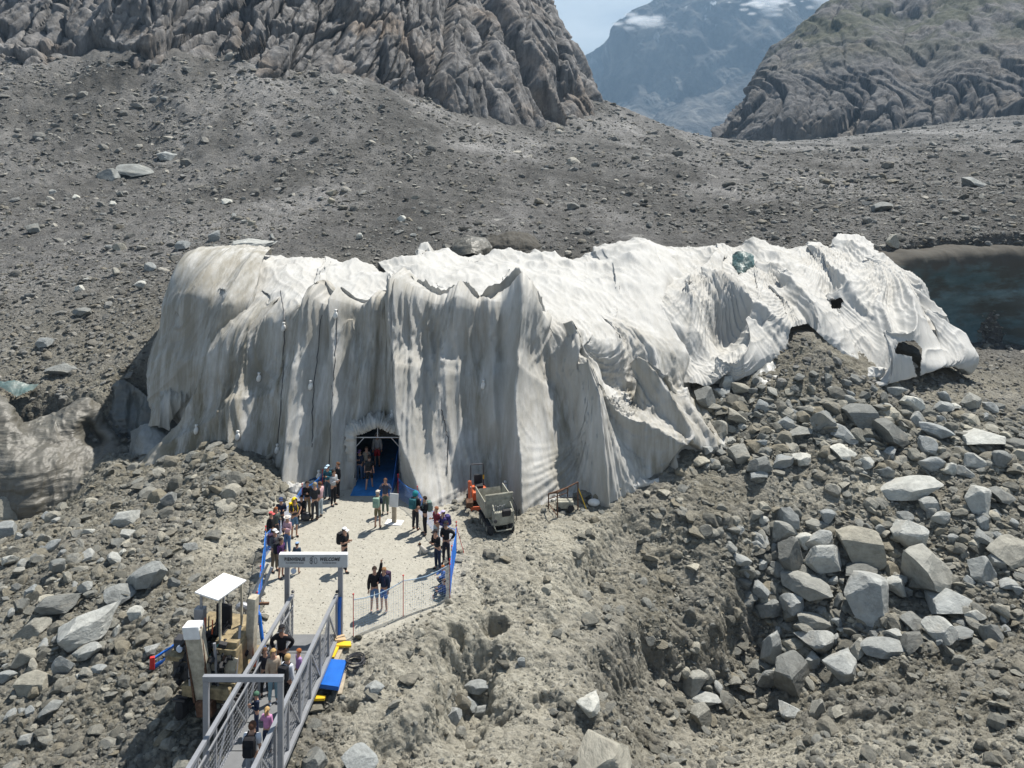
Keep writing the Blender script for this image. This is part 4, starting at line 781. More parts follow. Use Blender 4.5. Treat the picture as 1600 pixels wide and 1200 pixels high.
big_ = [ # u, v, width px, aspect, deep, rz, tilt, mesh, label
 (1345,857,76,.72,.8,.2,.1,0,'cream grey boulder with a notched top among the heaped boulders in the hollow'),
 (1233,868,50,1.05,.8,.6,0,2,'rounded upright pale boulder at the left end of the big boulder row'),
 (1286,873,58,.85,.8,.1,0,5,'blocky pale boulder between the rounded upright one and the notched one in the hollow'),
 (1420,835,60,.8,.9,1.2,0,6,'smooth rounded tan boulder standing directly above the largest pointed boulder'),
 (1457,890,110,.62,.8,.3,.18,3,'largest pale boulder of the hollow, wedge shaped with a cracked top and orange fleck'),
 (1258,920,74,.5,.8,-.2,.12,1,'wide low boulder with a smooth white front under the row of big boulders'),
 (1345,895,68,.32,.8,0,0,4,'flat slab lying right below the notched boulder'),
 (1357,930,74,.95,.9,.9,.1,7,'dark blue grey pentagonal boulder standing alone below the flat slab'),
 (1485,940,96,.35,.9,.1,.05,4,'long flat pale slab below the largest wedge boulder'),
 (1532,888,50,.8,.8,.5,-.2,2,'grey block leaning against the right flank of the largest wedge boulder'),
 (1560,878,36,.7,.8,1.5,0,0,'smooth round stone just right of the leaning grey block'),
 (1580,862,80,.5,.7,.2,-.25,3,'dark grey boulder cut by the right photo border beside the hollow'),
 (1204,1010,42,1.25,.8,.7,0,5,'narrow upright dark grey pillar stone at the bottom of the hollow'),
 (1270,973,48,.55,.8,.3,.2,1,'oval slab tilted on the scree in the middle of the hollow'),
 (1275,1002,56,.65,.8,2.,.05,6,'yellowish boulder at the bottom of the hollow right of the pillar stone'),
 (1238,1055,66,.95,.8,1.1,0,0,'bright white pyramid boulder at the front edge of the hollow'),
 (1322,1040,70,.5,.8,.4,.0,6,'dark rounded boulder in the shade behind the bright white pyramid'),
 (1380,1018,64,.38,.8,.2,-.1,1,'flat lens shaped boulder with a pitted face in the lower hollow'),
 (1425,1005,50,.55,.7,.4,-.5,4,'smooth steeply tilted slab at the right end of the lower hollow'),
 (1428,972,50,.5,.8,.3,0,3,'square cut pale block above the steeply tilted slab'),
 (1470,985,52,.6,.8,1.8,0,5,'broad grey block right of the square cut pale block'),
 (1200,1065,40,.8,.5,.2,.6,4,'striped white slab leaning against the bright white pyramid'),
 (1085,1068,42,.7,.8,.4,0,7,'white blocky stone on the small heap at the foot of the silt bank'),
 (1096,1095,56,.25,.6,.1,-.05,1,'long white splinter across the small heap at the foot of the silt bank'),
 (1095,1118,36,.9,.8,1.,0,0,'round dark stone beneath the long white splinter'),
 (1278,1108,32,1.1,.8,.3,0,2,'upright round grey stone on the rim above the pale sand patch'),
 (1235,1113,42,.7,.8,1.3,0,6,'squat grey stone beside the upright round one above the sand patch'),
 (940,1185,100,.6,1.1,.2,0,2,'big smooth cream boulder half buried at the bottom edge'),
 (563,1190,62,.7,.9,.6,0,3,'blue grey angular boulder at the bottom edge right of the footbridge'),
 (490,1192,44,.7,.9,1.4,0,5,'pale angular boulder at the bottom edge touching the footbridge'),
 (925,1100,46,.5,.9,.5,0,6,'half buried grey rock under the curved silt slab'),
 (1345,650,58,.62,.8,.4,.05,0,'largest dark grey block near the top of the rock tongue below the cover'),
 (1395,675,74,.55,.8,.3,.2,3,'big sharp edged block in the middle of the rock tongue, tilted down to the right'),
 (1460,675,48,.5,.8,.2,.3,1,'tilted rectangular block right of the big sharp edged one'),
 (1535,684,90,.25,.8,.05,0,4,'long flat pale slab near the right border above the silt'),
 (1590,697,50,.3,.8,.1,0,1,'thin pale slab cut by the right border beside the long flat slab'),
 (1185,726,46,.62,.8,.6,0,5,'wedge shaped block left of the rock tongue on the silt'),
 (1185,745,40,.4,.8,.2,0,4,'white flat stone directly in front of the wedge shaped block'),
 (1255,716,42,.45,.8,.1,0,6,'rounded oblong stone at the foot of the rock tongue'),
 (1318,706,46,.5,.8,.2,0,3,'double block with a level crack at the foot of the rock tongue'),
 (1100,622,42,.75,.8,.8,0,2,'big grey boulder beside the right hem of the pleated cover'),
 (1136,600,26,1.0,.8,.2,0,5,'upright pale stone above the big grey boulder by the hem'),
 (1420,768,90,.32,.7,.1,-.28,1,'long dark whale shaped slab on the silt right of the hollow'),
 (1452,790,30,.9,.8,.4,0,0,'small upright block below the tail of the whale shaped slab'),
 (1530,780,44,.9,.8,.7,0,7,'brown jagged boulder with two prongs near the right border'),
 (1565,778,50,.45,.8,.2,.1,3,'smooth blue grey slab right of the two pronged boulder'),
 (1250,675,52,.3,.8,.1,-.08,4,'dark flat shelf rock sticking out of the rock tongue'),
 (213,268,54,.42,.9,.12,.04,3,'long block with a flat pale top on the scree slope'),
 (170,273,34,.65,.9,.4,0,2,'rounded light boulder just left of the long flat topped block'),
 (262,244,34,.5,.9,.3,0,6,'dark grey twin boulder behind the long flat topped block'),
 (70,538,26,.7,.9,.2,0,5,'pale cube shaped boulder on the gravel above the ice walls'),
 (128,488,30,.5,.9,.2,0,1,'pale flat boulder alone on the grey gravel slope'),
 (100,577,46,.42,.9,.1,0,4,'dark oval slab at the brink above the silty ice walls'),
 (1523,285,42,.42,.9,.1,.05,3,'square cut pale block on the crest behind the ice cliff'),
 (1378,322,46,.34,.8,.2,-.1,4,'pale table slab overhanging on the rubble ridge behind the covers'),
 (1395,377,24,.9,.8,.2,0,2,'brown boulder poised on the rim of the blue ice cliff'),
 (395,383,66,.36,.9,.1,0,6,'tawny slab partly buried behind the left end of the covers'),
 (285,385,24,.7,.9,.2,0,5,'reddish brown stone left of the tawny slab behind the covers'),
 (20,795,60,.75,.9,.1,0,3,'big square pale block at the left border under the ice wall'),
 (8,828,34,.7,.9,.6,0,0,'pale block at the left border under the big square one'),
 (230,905,66,.6,.7,.2,-.45,1,'long cream slab lying diagonally, upper half of the broken pair'),
 (188,930,46,.6,.8,.3,-.1,3,'cream block joining the lower end of the long cream slab'),
 (137,978,92,.48,.75,.2,-.35,6,'largest blue grey slab on the left slope, smooth and tilted'),
 (90,945,64,.4,.8,.2,0,5,'flaky pale boulder left of the largest blue grey slab'),
 (52,980,54,.5,.8,.2,-.3,2,'mud caked boulder under the flaky pale one'),
 (100,1042,30,1.3,.5,.2,-.4,4,'narrow white splinter standing on the left slope'),
 (135,1025,50,.4,.7,.2,-.4,1,'pale tilted slab right of the narrow white splinter'),
 (40,1028,34,.75,.8,.2,.3,7,'purple grey triangular stone near the left border'),
 (52,1072,56,.5,.8,.3,0,0,'bluish boulder low on the left slope below the triangular stone'),
 (265,778,28,.65,.9,.4,0,2,'smooth rounded boulder on the mud mound left of the people'),
 (196,808,44,.6,.9,.4,0,5,'dark mud covered boulder left of the smooth rounded one'),
 (250,740,22,.7,.9,.4,0,3,'leaning stone under the left tip of the pleated cover'),
 (212,960,26,.8,.9,.4,0,0,'round cream stone between the big slabs and the drill rig'),
 (282,957,22,.6,.9,.4,0,2,'small smooth stone between the slabs and the white canopy'),
 (238,1015,24,.5,.9,.4,0,6,'low dark stone above the blue barrier arm'),
 (155,1047,24,.5,.9,.4,0,1,'white wedge stone left of the red barrier tip'),
 (80,1107,34,.5,.9,.4,-.3,4,'flat stone tilted in the mud near the lower left corner'),
 (40,1155,24,.7,.9,.4,0,5,'white angular stone in the lower left corner'),
 (312,1120,14,.7,.9,.4,0,3,'little white stone in the shadow of the drill rig'),
 (585,770+1060-770+16,30,.6,.9,.4,0,7,'pale stone half sunk in the silt right of the blue roll'),
 (745,1082,36,.55,.8,.3,-.1,1,'white tilted slab on the little stone pile in the foreground pit'),
 (735,1100,34,.6,.8,.9,.2,3,'grey block in the middle of the little stone pile'),
 (752,1110,30,.7,.8,.3,0,5,'pale block at the right of the little stone pile'),
 (708,1118,30,.7,.8,.3,0,2,'dark stone at the left of the little stone pile'),
 (815,1038,14,1,.8,.3,0,0,'single white cobble on the bare silt slope'),
 (1510,700-700+285+55,20,.4,.8,.3,0,6,'low grey slab on the pale icy patch behind the cliff'),
]
for q in big_:
    B(*q[:8], label=q[8])
# countable stones of each stretch of ground, each one an object
def in_any(u, v, polys): return any(inpoly(np.array(float(u)), np.array(float(v)), p) for p in polys)
TARPZ = [(195,775),(225,560),(290,400),(400,380),(1030,372),(1350,380),(1450,520),(1515,575),(1440,590),(1350,592),(1240,515),(1110,595),(1105,700),(1040,765),(730,790),(560,800),(440,780),(340,700)]
KEEP = [TARPZ, [(395,800),(550,720),(740,740),(820,750),(820,840),(725,860),(700,960),(560,1010),(560,1210),(270,1210),(280,900),(400,900)], [(0,560),(280,560),(280,800),(0,800)], [(1330,370),(1700,340),(1700,590),(1480,580),(1350,480)]]
zones = [
 ('stones of the rock tongue', 'grey angular stone in the packed rock tongue right of the pleated cover', 95, (1080,560,1600,760), [(1080,590),(1130,560),(1200,600),(1290,580),(1600,640),(1600,740),(1350,745),(1280,730),(1090,735)], (16,42), 2.2),
 ('stones of the big boulder hollow', 'pale broken stone among the big boulders in the hollow', 80, (1110,800,1600,1080), [(1120,850),(1180,800),(1380,780),(1600,780),(1600,990),(1400,1030),(1300,1060),(1130,1120),(1060,1090),(1190,1000)], (16,44), 2.),
 ('stones on the left slope', 'grey stone embedded in the muddy slope left of the drill rig', 60, (0,780,300,1190), [(0,830),(90,790),(220,740),(330,700),(400,760),(290,880),(260,960),(120,1090),(0,1150)], (12,30), 2.4),
 ('stones on the scree slope', 'weathered stone on the scree below the rock wall', 30, (0,300,900,460), [(0,230),(600,250),(900,300),(800,370),(400,370),(260,440),(0,540)], (12,22), 3.)]
LM = [(1345,857,'the notched boulder'),(1233,868,'the rounded upright boulder'),(1457,890,'the largest wedge boulder'),(1357,930,'the dark pentagonal boulder'),(1204,1010,'the dark pillar stone'),(1238,1055,'the white pyramid boulder'),(1380,1018,'the lens shaped boulder'),(1428,972,'the square cut block'),(1258,920,'the low white boulder'),(1420,835,'the smooth tan boulder'),(1085,1068,'the white blocky heap stone'),(1580,862,'the dark border boulder'),(1485,940,'the long flat slab'),
 (1345,650,'the largest dark grey block'),(1395,675,'the sharp edged tilted block'),(1535,684,'the long pale slab'),(1185,726,'the wedge shaped block'),(1100,622,'the big hem boulder'),(1250,675,'the flat shelf rock'),(1255,716,'the rounded oblong stone'),(1210,600,'the pale icy patch'),(1440,600,'the cover tail'),(1590,620,'the right border'),(1318,706,'the double cracked block'),
 (137,978,'the largest blue grey slab'),(230,905,'the long cream slab'),(265,778,'the smooth mound boulder'),(196,808,'the muddy dark boulder'),(20,795,'the square border block'),(52,1072,'the bluish low boulder'),(80,1107,'the flat tilted mud stone'),(100,1042,'the white splinter'),(40,960,'the mud caked boulder'),(340,720,'the mud mound top'),
 (213,268,'the flat topped long block'),(70,538,'the pale cube boulder'),(128,488,'the pale flat boulder'),(395,383,'the tawny slab'),(700,330,'the middle of the covers'),(20,300,'the left border')]
_used = set()
def stone_label(u, v, s, asp, s0, s1):
    a, b, nm = min(LM, key=lambda q: math.hypot(q[0]-u, q[1]-v)); dx_, dy_ = u-a, v-b; dist = math.hypot(dx_, dy_)
    sz = 'large' if s > s0+.55*(s1-s0) else 'medium' if s > s0+.22*(s1-s0) else 'small'; sh = 'squat' if asp < .55 else 'blocky' if asp < .75 else 'upright'
    dr_ = ('above' if dy_ < 0 else 'below') if abs(dy_) > 1.8*abs(dx_) else ('left of' if dx_ < 0 else 'right of') if abs(dx_) > 1.8*abs(dy_) else ('upper ' if dy_ < 0 else 'lower ')+('left of' if dx_ < 0 else 'right of')
    how = 'touching side, ' if False else ''
    for far_w in (['close', 'somewhat', 'well'] if dist < 45 else ['somewhat', 'well', 'close'] if dist < 95 else ['well', 'far', 'somewhat']):
        for w_ in ('grey', 'weathered grey', 'angular grey', 'rough grey', 'broken grey', 'plain grey'):
            t = '%s %s %s stone %s %s %s' % (sz, sh, w_, far_w, dr_, nm)
            if t not in _used: _used.add(t); return t
    return t
count = 0
for gname, lab, n, (u0, v0, u1, v1), poly, (s0, s1), pw in zones:
    k = 0; tries = 0; placed = []
    while k < n and tries < 6000:
        tries += 1; u = random.uniform(u0, u1); v = random.uniform(v0, v1)
        if not in_any(u, v, [poly]) or in_any(u, v, KEEP): continue
        s = s0+(s1-s0)*random.random()**pw
        if any(math.hypot(u-a, (v-b)*1.3) < (s+c)*.36 for a, b, c in placed): continue
        if any(math.hypot(u-q[0], (v-q[1])*1.4) < (s*.3+q[2]*.42) for q in big_): continue
        placed.append((u, v, s)); k += 1
        asp_ = random.uniform(.4, .9)
        B(u, v, s, asp_, random.uniform(.6, 1.), random.uniform(0, 6.3), random.gauss(0, .25), random.randrange(6), name='stone', label=stone_label(u, v, s, asp_, s0, s1), group=gname, lib=MID, ty=random.gauss(0, .15), sink=random.uniform(.15, .35))
# loose rubble nobody could count: instanced on points
def rubble(name, N, sizes, dens, mat, seed, sub=1, alpha=1.9, embed=.25, maxm=9):
    r = np.random.default_rng(seed)
    u00, v00 = UU[:-1, :-1], VV[:-1, :-1]; e1u, e1v = UU[:-1, 1:]-u00, VV[:-1, 1:]-v00; e2u, e2v = UU[1:, :-1]-u00, VV[1:, :-1]-v00
    area = np.maximum(-(e1u*e2v-e1v*e2u), 0); uc, vc_ = u00, v00
    w = area*dens(uc, vc_, DD[:-1, :-1])*(uc > -80)*(uc < 1680)*(vc_ < 1260)*(vc_ > 90); w = w.ravel(); c = np.cumsum(w); c /= c[-1]
    q = np.searchsorted(c, r.random(N)); i, j = np.unravel_index(q, area.shape); a, b = r.random(N), r.random(N)
    s = S[j]+(S[1]-S[0])*a; D = np.exp(lD[i]+(lD[i+1]-lD[i])*b); x = s*D; y = D; z = ground_z(x, y)
    px = np.minimum(sizes[0]*r.random(N)**(-1/alpha), sizes[1]*(.6+.4*r.random(N))); rad = np.minimum(px*D/FPX, maxm)
    asp = r.uniform(.45, .95, N); scl = np.stack([rad, rad*r.uniform(.6, 1., N), rad*asp], 1)
    pos = np.stack([x, y, z+rad*asp*(.5-embed)], 1); rot = np.stack([r.normal(0, .25, N), r.normal(0, .25, N), r.uniform(0, 6.28, N)], 1)
    me = bpy.data.meshes.new(name); me.vertices.add(N); me.vertices.foreach_set('co', pos.astype(np.float32).ravel())
    for nm, A in (('rot', rot), ('scl', scl)):
        at = me.attributes.new(nm, 'FLOAT_VECTOR', 'POINT'); at.data.foreach_set('vector', A.astype(np.float32).ravel())
    at = me.attributes.new('pick', 'INT', 'POINT'); at.data.foreach_set('value', r.integers(0, 5, N).astype(np.int32))
    me.materials.append(mat); o = link(name, me, kind='stuff')
    ng = bpy.data.node_groups.new(name, 'GeometryNodeTree'); ng.interface.new_socket('Geometry', in_out='INPUT', socket_type='NodeSocketGeometry'); ng.interface.new_socket('Geometry', in_out='OUTPUT', socket_type='NodeSocketGeometry')
    gi, go = ng.nodes.new('NodeGroupInput'), ng.nodes.new('NodeGroupOutput'); ip = ng.nodes.new('GeometryNodeInstanceOnPoints'); gg = ng.nodes.new('GeometryNodeGeometryToInstance')
    for k in range(5):
        mm = rock_mesh('rubble_shape', seed*10+k, sub, cuts=6, flat=[.9, .6, .8, 1., .5][k], rough=.05 if sub < 2 else .03); mm.materials.clear(); mm.materials.append(mat)
        src = bpy.data.objects.new('rubble_shape', mm); oi = ng.nodes.new('GeometryNodeObjectInfo'); oi.inputs['Object'].default_value = src
        ng.links.new(oi.outputs['Geometry'], gg.inputs[0])
    def na(nm, tp):
        q = ng.nodes.new('GeometryNodeInputNamedAttribute'); q.data_type = tp; q.inputs['Name'].default_value = nm; return q
    ng.links.new(gi.outputs[0], ip.inputs['Points']); ng.links.new(gg.outputs[0], ip.inputs['Instance']); ip.inputs['Pick Instance'].default_value = True
    ng.links.new(na('pick', 'INT').outputs[0], ip.inputs['Instance Index'])
    e2r = ng.nodes.new('FunctionNodeEulerToRotation'); ng.links.new(na('rot', 'FLOAT_VECTOR').outputs[0], e2r.inputs[0]); ng.links.new(e2r.outputs[0], ip.inputs['Rotation'])
    ng.links.new(na('scl', 'FLOAT_VECTOR').outputs[0], ip.inputs['Scale']); ng.links.new(ip.outputs[0], go.inputs[0])
    md = o.modifiers.new('scatter', 'NODES'); md.node_group = ng
    return o
def clear(u, v, D):
    c = 1-sstep(-6, 10, pd_in(u, v, PLAZA))*(D < 46)
    c *= ~(inpoly(u, v, TARPZ) & (D > 46) & (D < 62)); c *= ~((u > 425) & (u < 535) & (D < 29.5) & (v < 1030) & (D > 27))
    return c
def d_near(u, v, D):
    d = .5+0*u
    d += 2.6*inpoly(u, v, zones[0][4])+1.3*inpoly(u, v, zones[1][4])+.25*inpoly(u, v, zones[2][4])
    d += .15*(u < 300)+1.0*np.exp(-((u-350)/70)**2-((v-740)/40)**2)
    d -= .36*np.clip(dirt[:-1, :-1], 0, 1)*(u < 1100)
    cl = fbm(UU[:-1, :-1]*.02, VV[:-1, :-1]*.03, octv=3); return np.clip(d*(1+1.7*cl), .02, 9)*(D < 47)*clear(u, v, D)
def d_far(u, v, D):
    cl = fbm(XX[:-1, :-1]*.05, YY[:-1, :-1]*.05, octv=4); return np.clip(.8+1.6*cl+.8*(D < 70)*(u < 300)+.8*((u > 1150) & (v > 280) & (v < 400)), .08, 5)*(D >= 47)*clear(u, v, D)
rubble('rubble', 18000, (2.2, 16), d_near, M['rubble'], 11, 2, 2.1)
rubble('gravel', 150000, (.8, 3.4), d_near, M['rubble'], 12, 1, 2.4)
rubble('scree', 70000, (.75, 5.5), d_far, M['talus'], 13, 1, 2.3)
rubble('scree', 5000, (2.6, 11), d_far, M['talus'], 14, 2, 2.6)
rubble('pebbles', 60000, (.45, 1.5), lambda u, v, D: (.25+1.*dirt[:-1, :-1])*(D < 47), M['rubble'], 15, 1, 2.2)
# ------------------------------------------------------------ small builders
class MB:
    def __init__(s): s.bm = bmesh.new()
    def box(s, c, d, rot=(0, 0, 0), bev=0., taper=1.):
        r = bmesh.ops.create_cube(s.bm, size=1.0); mt = Matrix.Translation(c) @ Euler(rot).to_matrix().to_4x4()
        for v in r['verts']:
            k = taper if v.co.z > 0 else 1.; v.co = mt @ Vector((v.co.x*d[0]*k, v.co.y*d[1]*k, v.co.z*d[2]))
        if bev: bmesh.ops.bevel(s.bm, geom=list({e for v in r['verts'] for e in v.link_edges}), offset=bev, segments=2, affect='EDGES', profile=.6)
        return s
    def tube(s, pts, r, seg=8, cap=True):
        pts = [Vector(p) for p in pts]; rs = r if isinstance(r, (list, tuple)) else [r]*len(pts); rings = []
        for i, p in enumerate(pts):
            t = (pts[min(i+1, len(pts)-1)]-pts[max(i-1, 0)]).normalized(); a = Vector((0, 0, 1)) if abs(t.z) < .9 else Vector((1, 0, 0))
            n = t.cross(a).normalized(); b_ = t.cross(n)
            rings.append([s.bm.verts.new(p+(n*math.cos(q)+b_*math.sin(q))*rs[i]) for q in [2*math.pi*k/seg for k in range(seg)]])
        for A, B_ in zip(rings, rings[1:]):
            for k in range(seg): s.bm.faces.new((A[k], A[(k+1) % seg], B_[(k+1) % seg], B_[k]))
        if cap: s.bm.faces.new(rings[0][::-1]); s.bm.faces.new(rings[-1])
        return s
    def bar(s, a, b, w, h=None):
        a, b = Vector(a), Vector(b); d = b-a; h = h or w
        q = d.to_track_quat('Y', 'Z').to_matrix().to_4x4(); r = bmesh.ops.create_cube(s.bm, size=1.0); mt = Matrix.Translation((a+b)/2) @ q
        for v in r['verts']: v.co = mt @ Vector((v.co.x*w, v.co.y*d.length, v.co.z*h))
        return s
    def ball(s, c, d, rot=(0, 0, 0), sub=2, cut=None):
        r = bmesh.ops.create_icosphere(s.bm, subdivisions=sub, radius=.5); mt = Matrix.Translation(c) @ Euler(rot).to_matrix().to_4x4()
        if cut:
            kill = [v for v in r['verts'] if cut(v.co*2)]; bmesh.ops.delete(s.bm, geom=kill, context='VERTS'); r['verts'] = [v for v in r['verts'] if v.is_valid]
        for v in r['verts']: v.co = mt @ Vector((v.co.x*d[0], v.co.y*d[1], v.co.z*d[2]))
        return s
    def poly(s, pts, th=None):
        vs = [s.bm.verts.new(p) for p in pts]; f = s.bm.faces.new(vs)
        if th:
            r = bmesh.ops.extrude_face_region(s.bm, geom=[f]); 
            for v in r['geom']:
                if isinstance(v, bmesh.types.BMVert): v.co += Vector(th)
        return s
    def build(s, name, mat, parent=None, smooth=False, **tags):
        bmesh.ops.recalc_face_normals(s.bm, faces=s.bm.faces); me = bpy.data.meshes.new(name); s.bm.to_mesh(me); s.bm.free()
        if smooth: me.polygons.foreach_set('use_smooth', np.full(len(me.polygons), True))
        return link(name, me, mat, parent=parent, **tags)
def thing(name, label, cat, loc=(0, 0, 0), rz=0., group=None, rx=0.):
    o = link(name, None, None, label=label, category=cat); o.location = loc; o.rotation_euler = (rx, 0, rz)
    if group: o['group'] = group
    return o
F = flat
M.update(steel=F('galvanised_steel', (.30, .31, .33), .45, .5, .35), dsteel=F('dark_steel', (.05, .05, .055), .5, .5, .3), white=F('white_paint', (.78, .78, .77), .5), black=F('black_rubber', (.018, .018, .02), .7),
 cream=F('muddy_cream_paint', (.46, .42, .33), .7, .3, 0, .2, 4.), ochre=F('muddy_ochre_paint', (.30, .24, .14), .75, .3, 0, .25, 5.), orange=F('orange_paint', (.62, .13, .045), .55, .4, 0, .12), red=F('red_paint', (.55, .03, .03), .5),
 blue=F('blue_plastic', (.012, .13, .52), .45, .4), bluecloth=F('blue_matting', (.035, .19, .47), .8, .2, 0, .12, 2.), darkblue=F('dark_blue_cloth', (.025, .06, .13), .85), yellow=F('yellow_paint', (.75, .48, .02), .5), wood=F('weathered_timber', (.42, .36, .27), .85, .2, 0, .15, 5.),
 rust=F('rusty_steel', (.14, .075, .045), .85, .3, 0, .25, 8.), grate=F('grating_grey', (.17, .175, .18), .7, .3, .2), sign=F('sign_grey', (.50, .52, .52), .5), ink=F('lettering_dark', (.05, .05, .055), .7), bag=F('white_sack', (.68, .68, .66), .7), green=F('green_strap', (.05, .35, .16), .6),
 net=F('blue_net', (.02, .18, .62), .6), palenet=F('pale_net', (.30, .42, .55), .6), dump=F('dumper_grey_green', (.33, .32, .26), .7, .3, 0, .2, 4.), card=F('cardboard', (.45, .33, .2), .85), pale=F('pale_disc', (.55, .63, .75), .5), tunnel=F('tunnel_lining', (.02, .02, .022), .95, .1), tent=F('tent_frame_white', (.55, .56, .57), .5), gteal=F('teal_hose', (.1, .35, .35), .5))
def GP(u, v): return on_ground(u, v)
# ------------------------------------------------------------ tunnel mouth
XL, XR, YF = -8.26, -5.95, 42.3
t = thing('tunnel_entrance', 'gabled white tube frame at the dark tunnel mouth, draped with grey cloth', 'tunnel entrance')
ez, rz_ = 2.45, 2.93; xm = (XL+XR)/2
for nm, a, b_, r_ in [('post', (XL, YF, 0), (XL, YF, ez), .035), ('post', (XR, YF, 0), (XR, YF, ez), .035), ('crossbeam', (XL, YF, ez-.1), (XR, YF, ez-.1), .03), ('rafter', (XL, YF, ez), (xm, YF, rz_), .03), ('rafter', (XR, YF, ez), (xm, YF, rz_), .03), ('king_post', (xm, YF, ez-.1), (xm, YF, rz_), .025), ('brace', (XL, YF, ez-.6), (XL+.45, YF, ez-.1), .022), ('brace', (XR, YF, ez-.6), (XR-.45, YF, ez-.1), .022)]:
    MB().tube([a, b_], r_).build(nm, M['tent'], t)
mb = MB(); y0, y1 = YF+.06, 50.2; A = [(XL-.04, 0-.1), (XL-.04, ez+.03), (xm, rz_+.05), (XR+.04, ez+.03), (XR+.04, -.1)]
for (a, b_) in zip(A, A[1:]): mb.poly([(a[0], y0, a[1]), (b_[0], y0, b_[1]), (b_[0], y1, b_[1]), (a[0], y1, a[1])])
mb.poly([(q[0], y1, q[1]) for q in A]); mb.build('tunnel_lining', M['tunnel'], t)
hood = sheet('cloth_hood', [[(556,762,42.25),(556,722,42.22),(556,681,42.22),(572,673,42.2),(590,665,42.2),(608,672,42.2),(626,681,42.22),(627,722,42.25),(629,762,42.25)],
 [(550,762,42.35),(550,720,42.3),(550,677,42.3),(568,667,42.3),(590,659,42.3),(611,667,42.3),(632,677,42.3),(634,720,42.35),(638,762,42.35)],
 [(536,764,42.3),(538,718,43.),(543,672,43.6),(564,656,43.9),(590,648,44.1),(616,656,43.9),(641,671,43.5),(646,718,42.9),(656,764,42.2)],
 [(515,766,42.5),(520,712,43.9),(530,660,44.8),(556,642,45.2),(590,634,45.4),(622,642,45),(652,658,44.6),(664,712,43.6),(682,768,42.4)]],
 60, 200, lambda P,u,v,T,Tc: .10+.34*T*(1-np.abs(perlin(Tc*26, T*1.6)))**3+.12*(1-np.abs(perlin(Tc*60, T*3)))**3-.15*(T > .9), M['cloth'], attrs=lambda P,u,v,T,Tc: {'dirt': .45+0*u}, parent=t)
m_ = thing('entrance_mat', 'bright blue matting laid out of the dark tunnel mouth', 'mat'); MB().box(((XL+XR)/2-.05, 44.4, .03), (2.1, 7.6, .03)).build('mat', M['bluecloth'], m_)
m_['label'] = 'bright blue matting laid out of the dark tunnel mouth'
o = MB().poly([(XR-.12, 43.6, .03), (XR-.16, 40.6, .03), (XR-.16, 40.7, .35), (XR-.14, 42.3, 1.5), (XR-.12, 43.6, 1.75)], (.02, 0, 0)).build('side_banner', M['blue'], label='blue plastic netting sheet along the right side of the tunnel mouth', category='barrier sheet')
hemb = sheet('ground_sheet', [[(478,757,41.7),(505,738,43),(535,728,43.6),(555,722,44)],[(470,768,41.1),(500,756,41.9),(530,748,42.4),(556,745,42.6)]], 24, 60, lambda P,u,v,T,Tc: .05+.15*(1-np.abs(perlin(P[...,0]*3,P[...,1]*3)))**2, M['darkblue'], label='crumpled dark blue sheet on the ground left of the tunnel mouth', category='ground sheet')
def plank(u0, v0, u1, v1, w, h, mat, label, z=.0, name='plank', cat='plank'):
    x0, y0, z0 = GP(u0, v0); x1, y1, z1 = GP(u1, v1)
    o = MB().bar((x0, y0, z0+h/2+z), (x1, y1, z1+h/2+z), w, h).build(name, mat, label=label, category=cat); return o
plank(541, 762, 553, 737, .26, .16, M['wood'], 'grey timber sleeper lying along the left edge of the blue mat')
plank(612, 774, 621, 742, .22, .10, M['white'], 'white painted board along the right edge of the blue mat')
plank(626, 762, 633, 744, .30, .14, M['wood'], 'short pale timber block right of the blue mat beside the cloth hem')
# sand bags and ropes on the cover
def bag_at(u, v, D, s=.45):
    x, y, z = on_cloth(u, v, .12); MB().ball((x, y, z), (s*.6, s*.5, s), (0, .2, 0), 2).tube([(x, y, z+s*.4), (x+.02, y, z+s*.75)], [.05, .09], 6).build('weight_bag', M['bag'], cover, smooth=True)
for u, v, D in [(523,492,44.4),(444,512,45.0),(484,604,43.3),(403,590,44.4),(350,500,46.8),(433,703,42.7),(372,682,43.5),(307,672,44.6),(498,745,41.4),(612,651,42.9),(790,762,39.9),(755,600,42.6)]: bag_at(u, v, D)
for pts in [[(505,468,44.9),(498,540,44.0),(489,620,43.2),(488,700,42.2)],[(527,455,45),(525,540,44),(518,640,43),(514,740,41.7)],[(438,455,47),(444,505,45.4),(441,600,44),(433,700,42.8)],[(690,640,42),(700,690,41.5),(698,740,41)]]:
    Q_ = catmull(np.array([q[:2] for q in pts], float), 30, 0); P = [on_cloth(q[0], q[1]) for q in Q_]; MB().tube([tuple(p) for p in P], .022, 5).build('rope', M['dsteel'], cover)
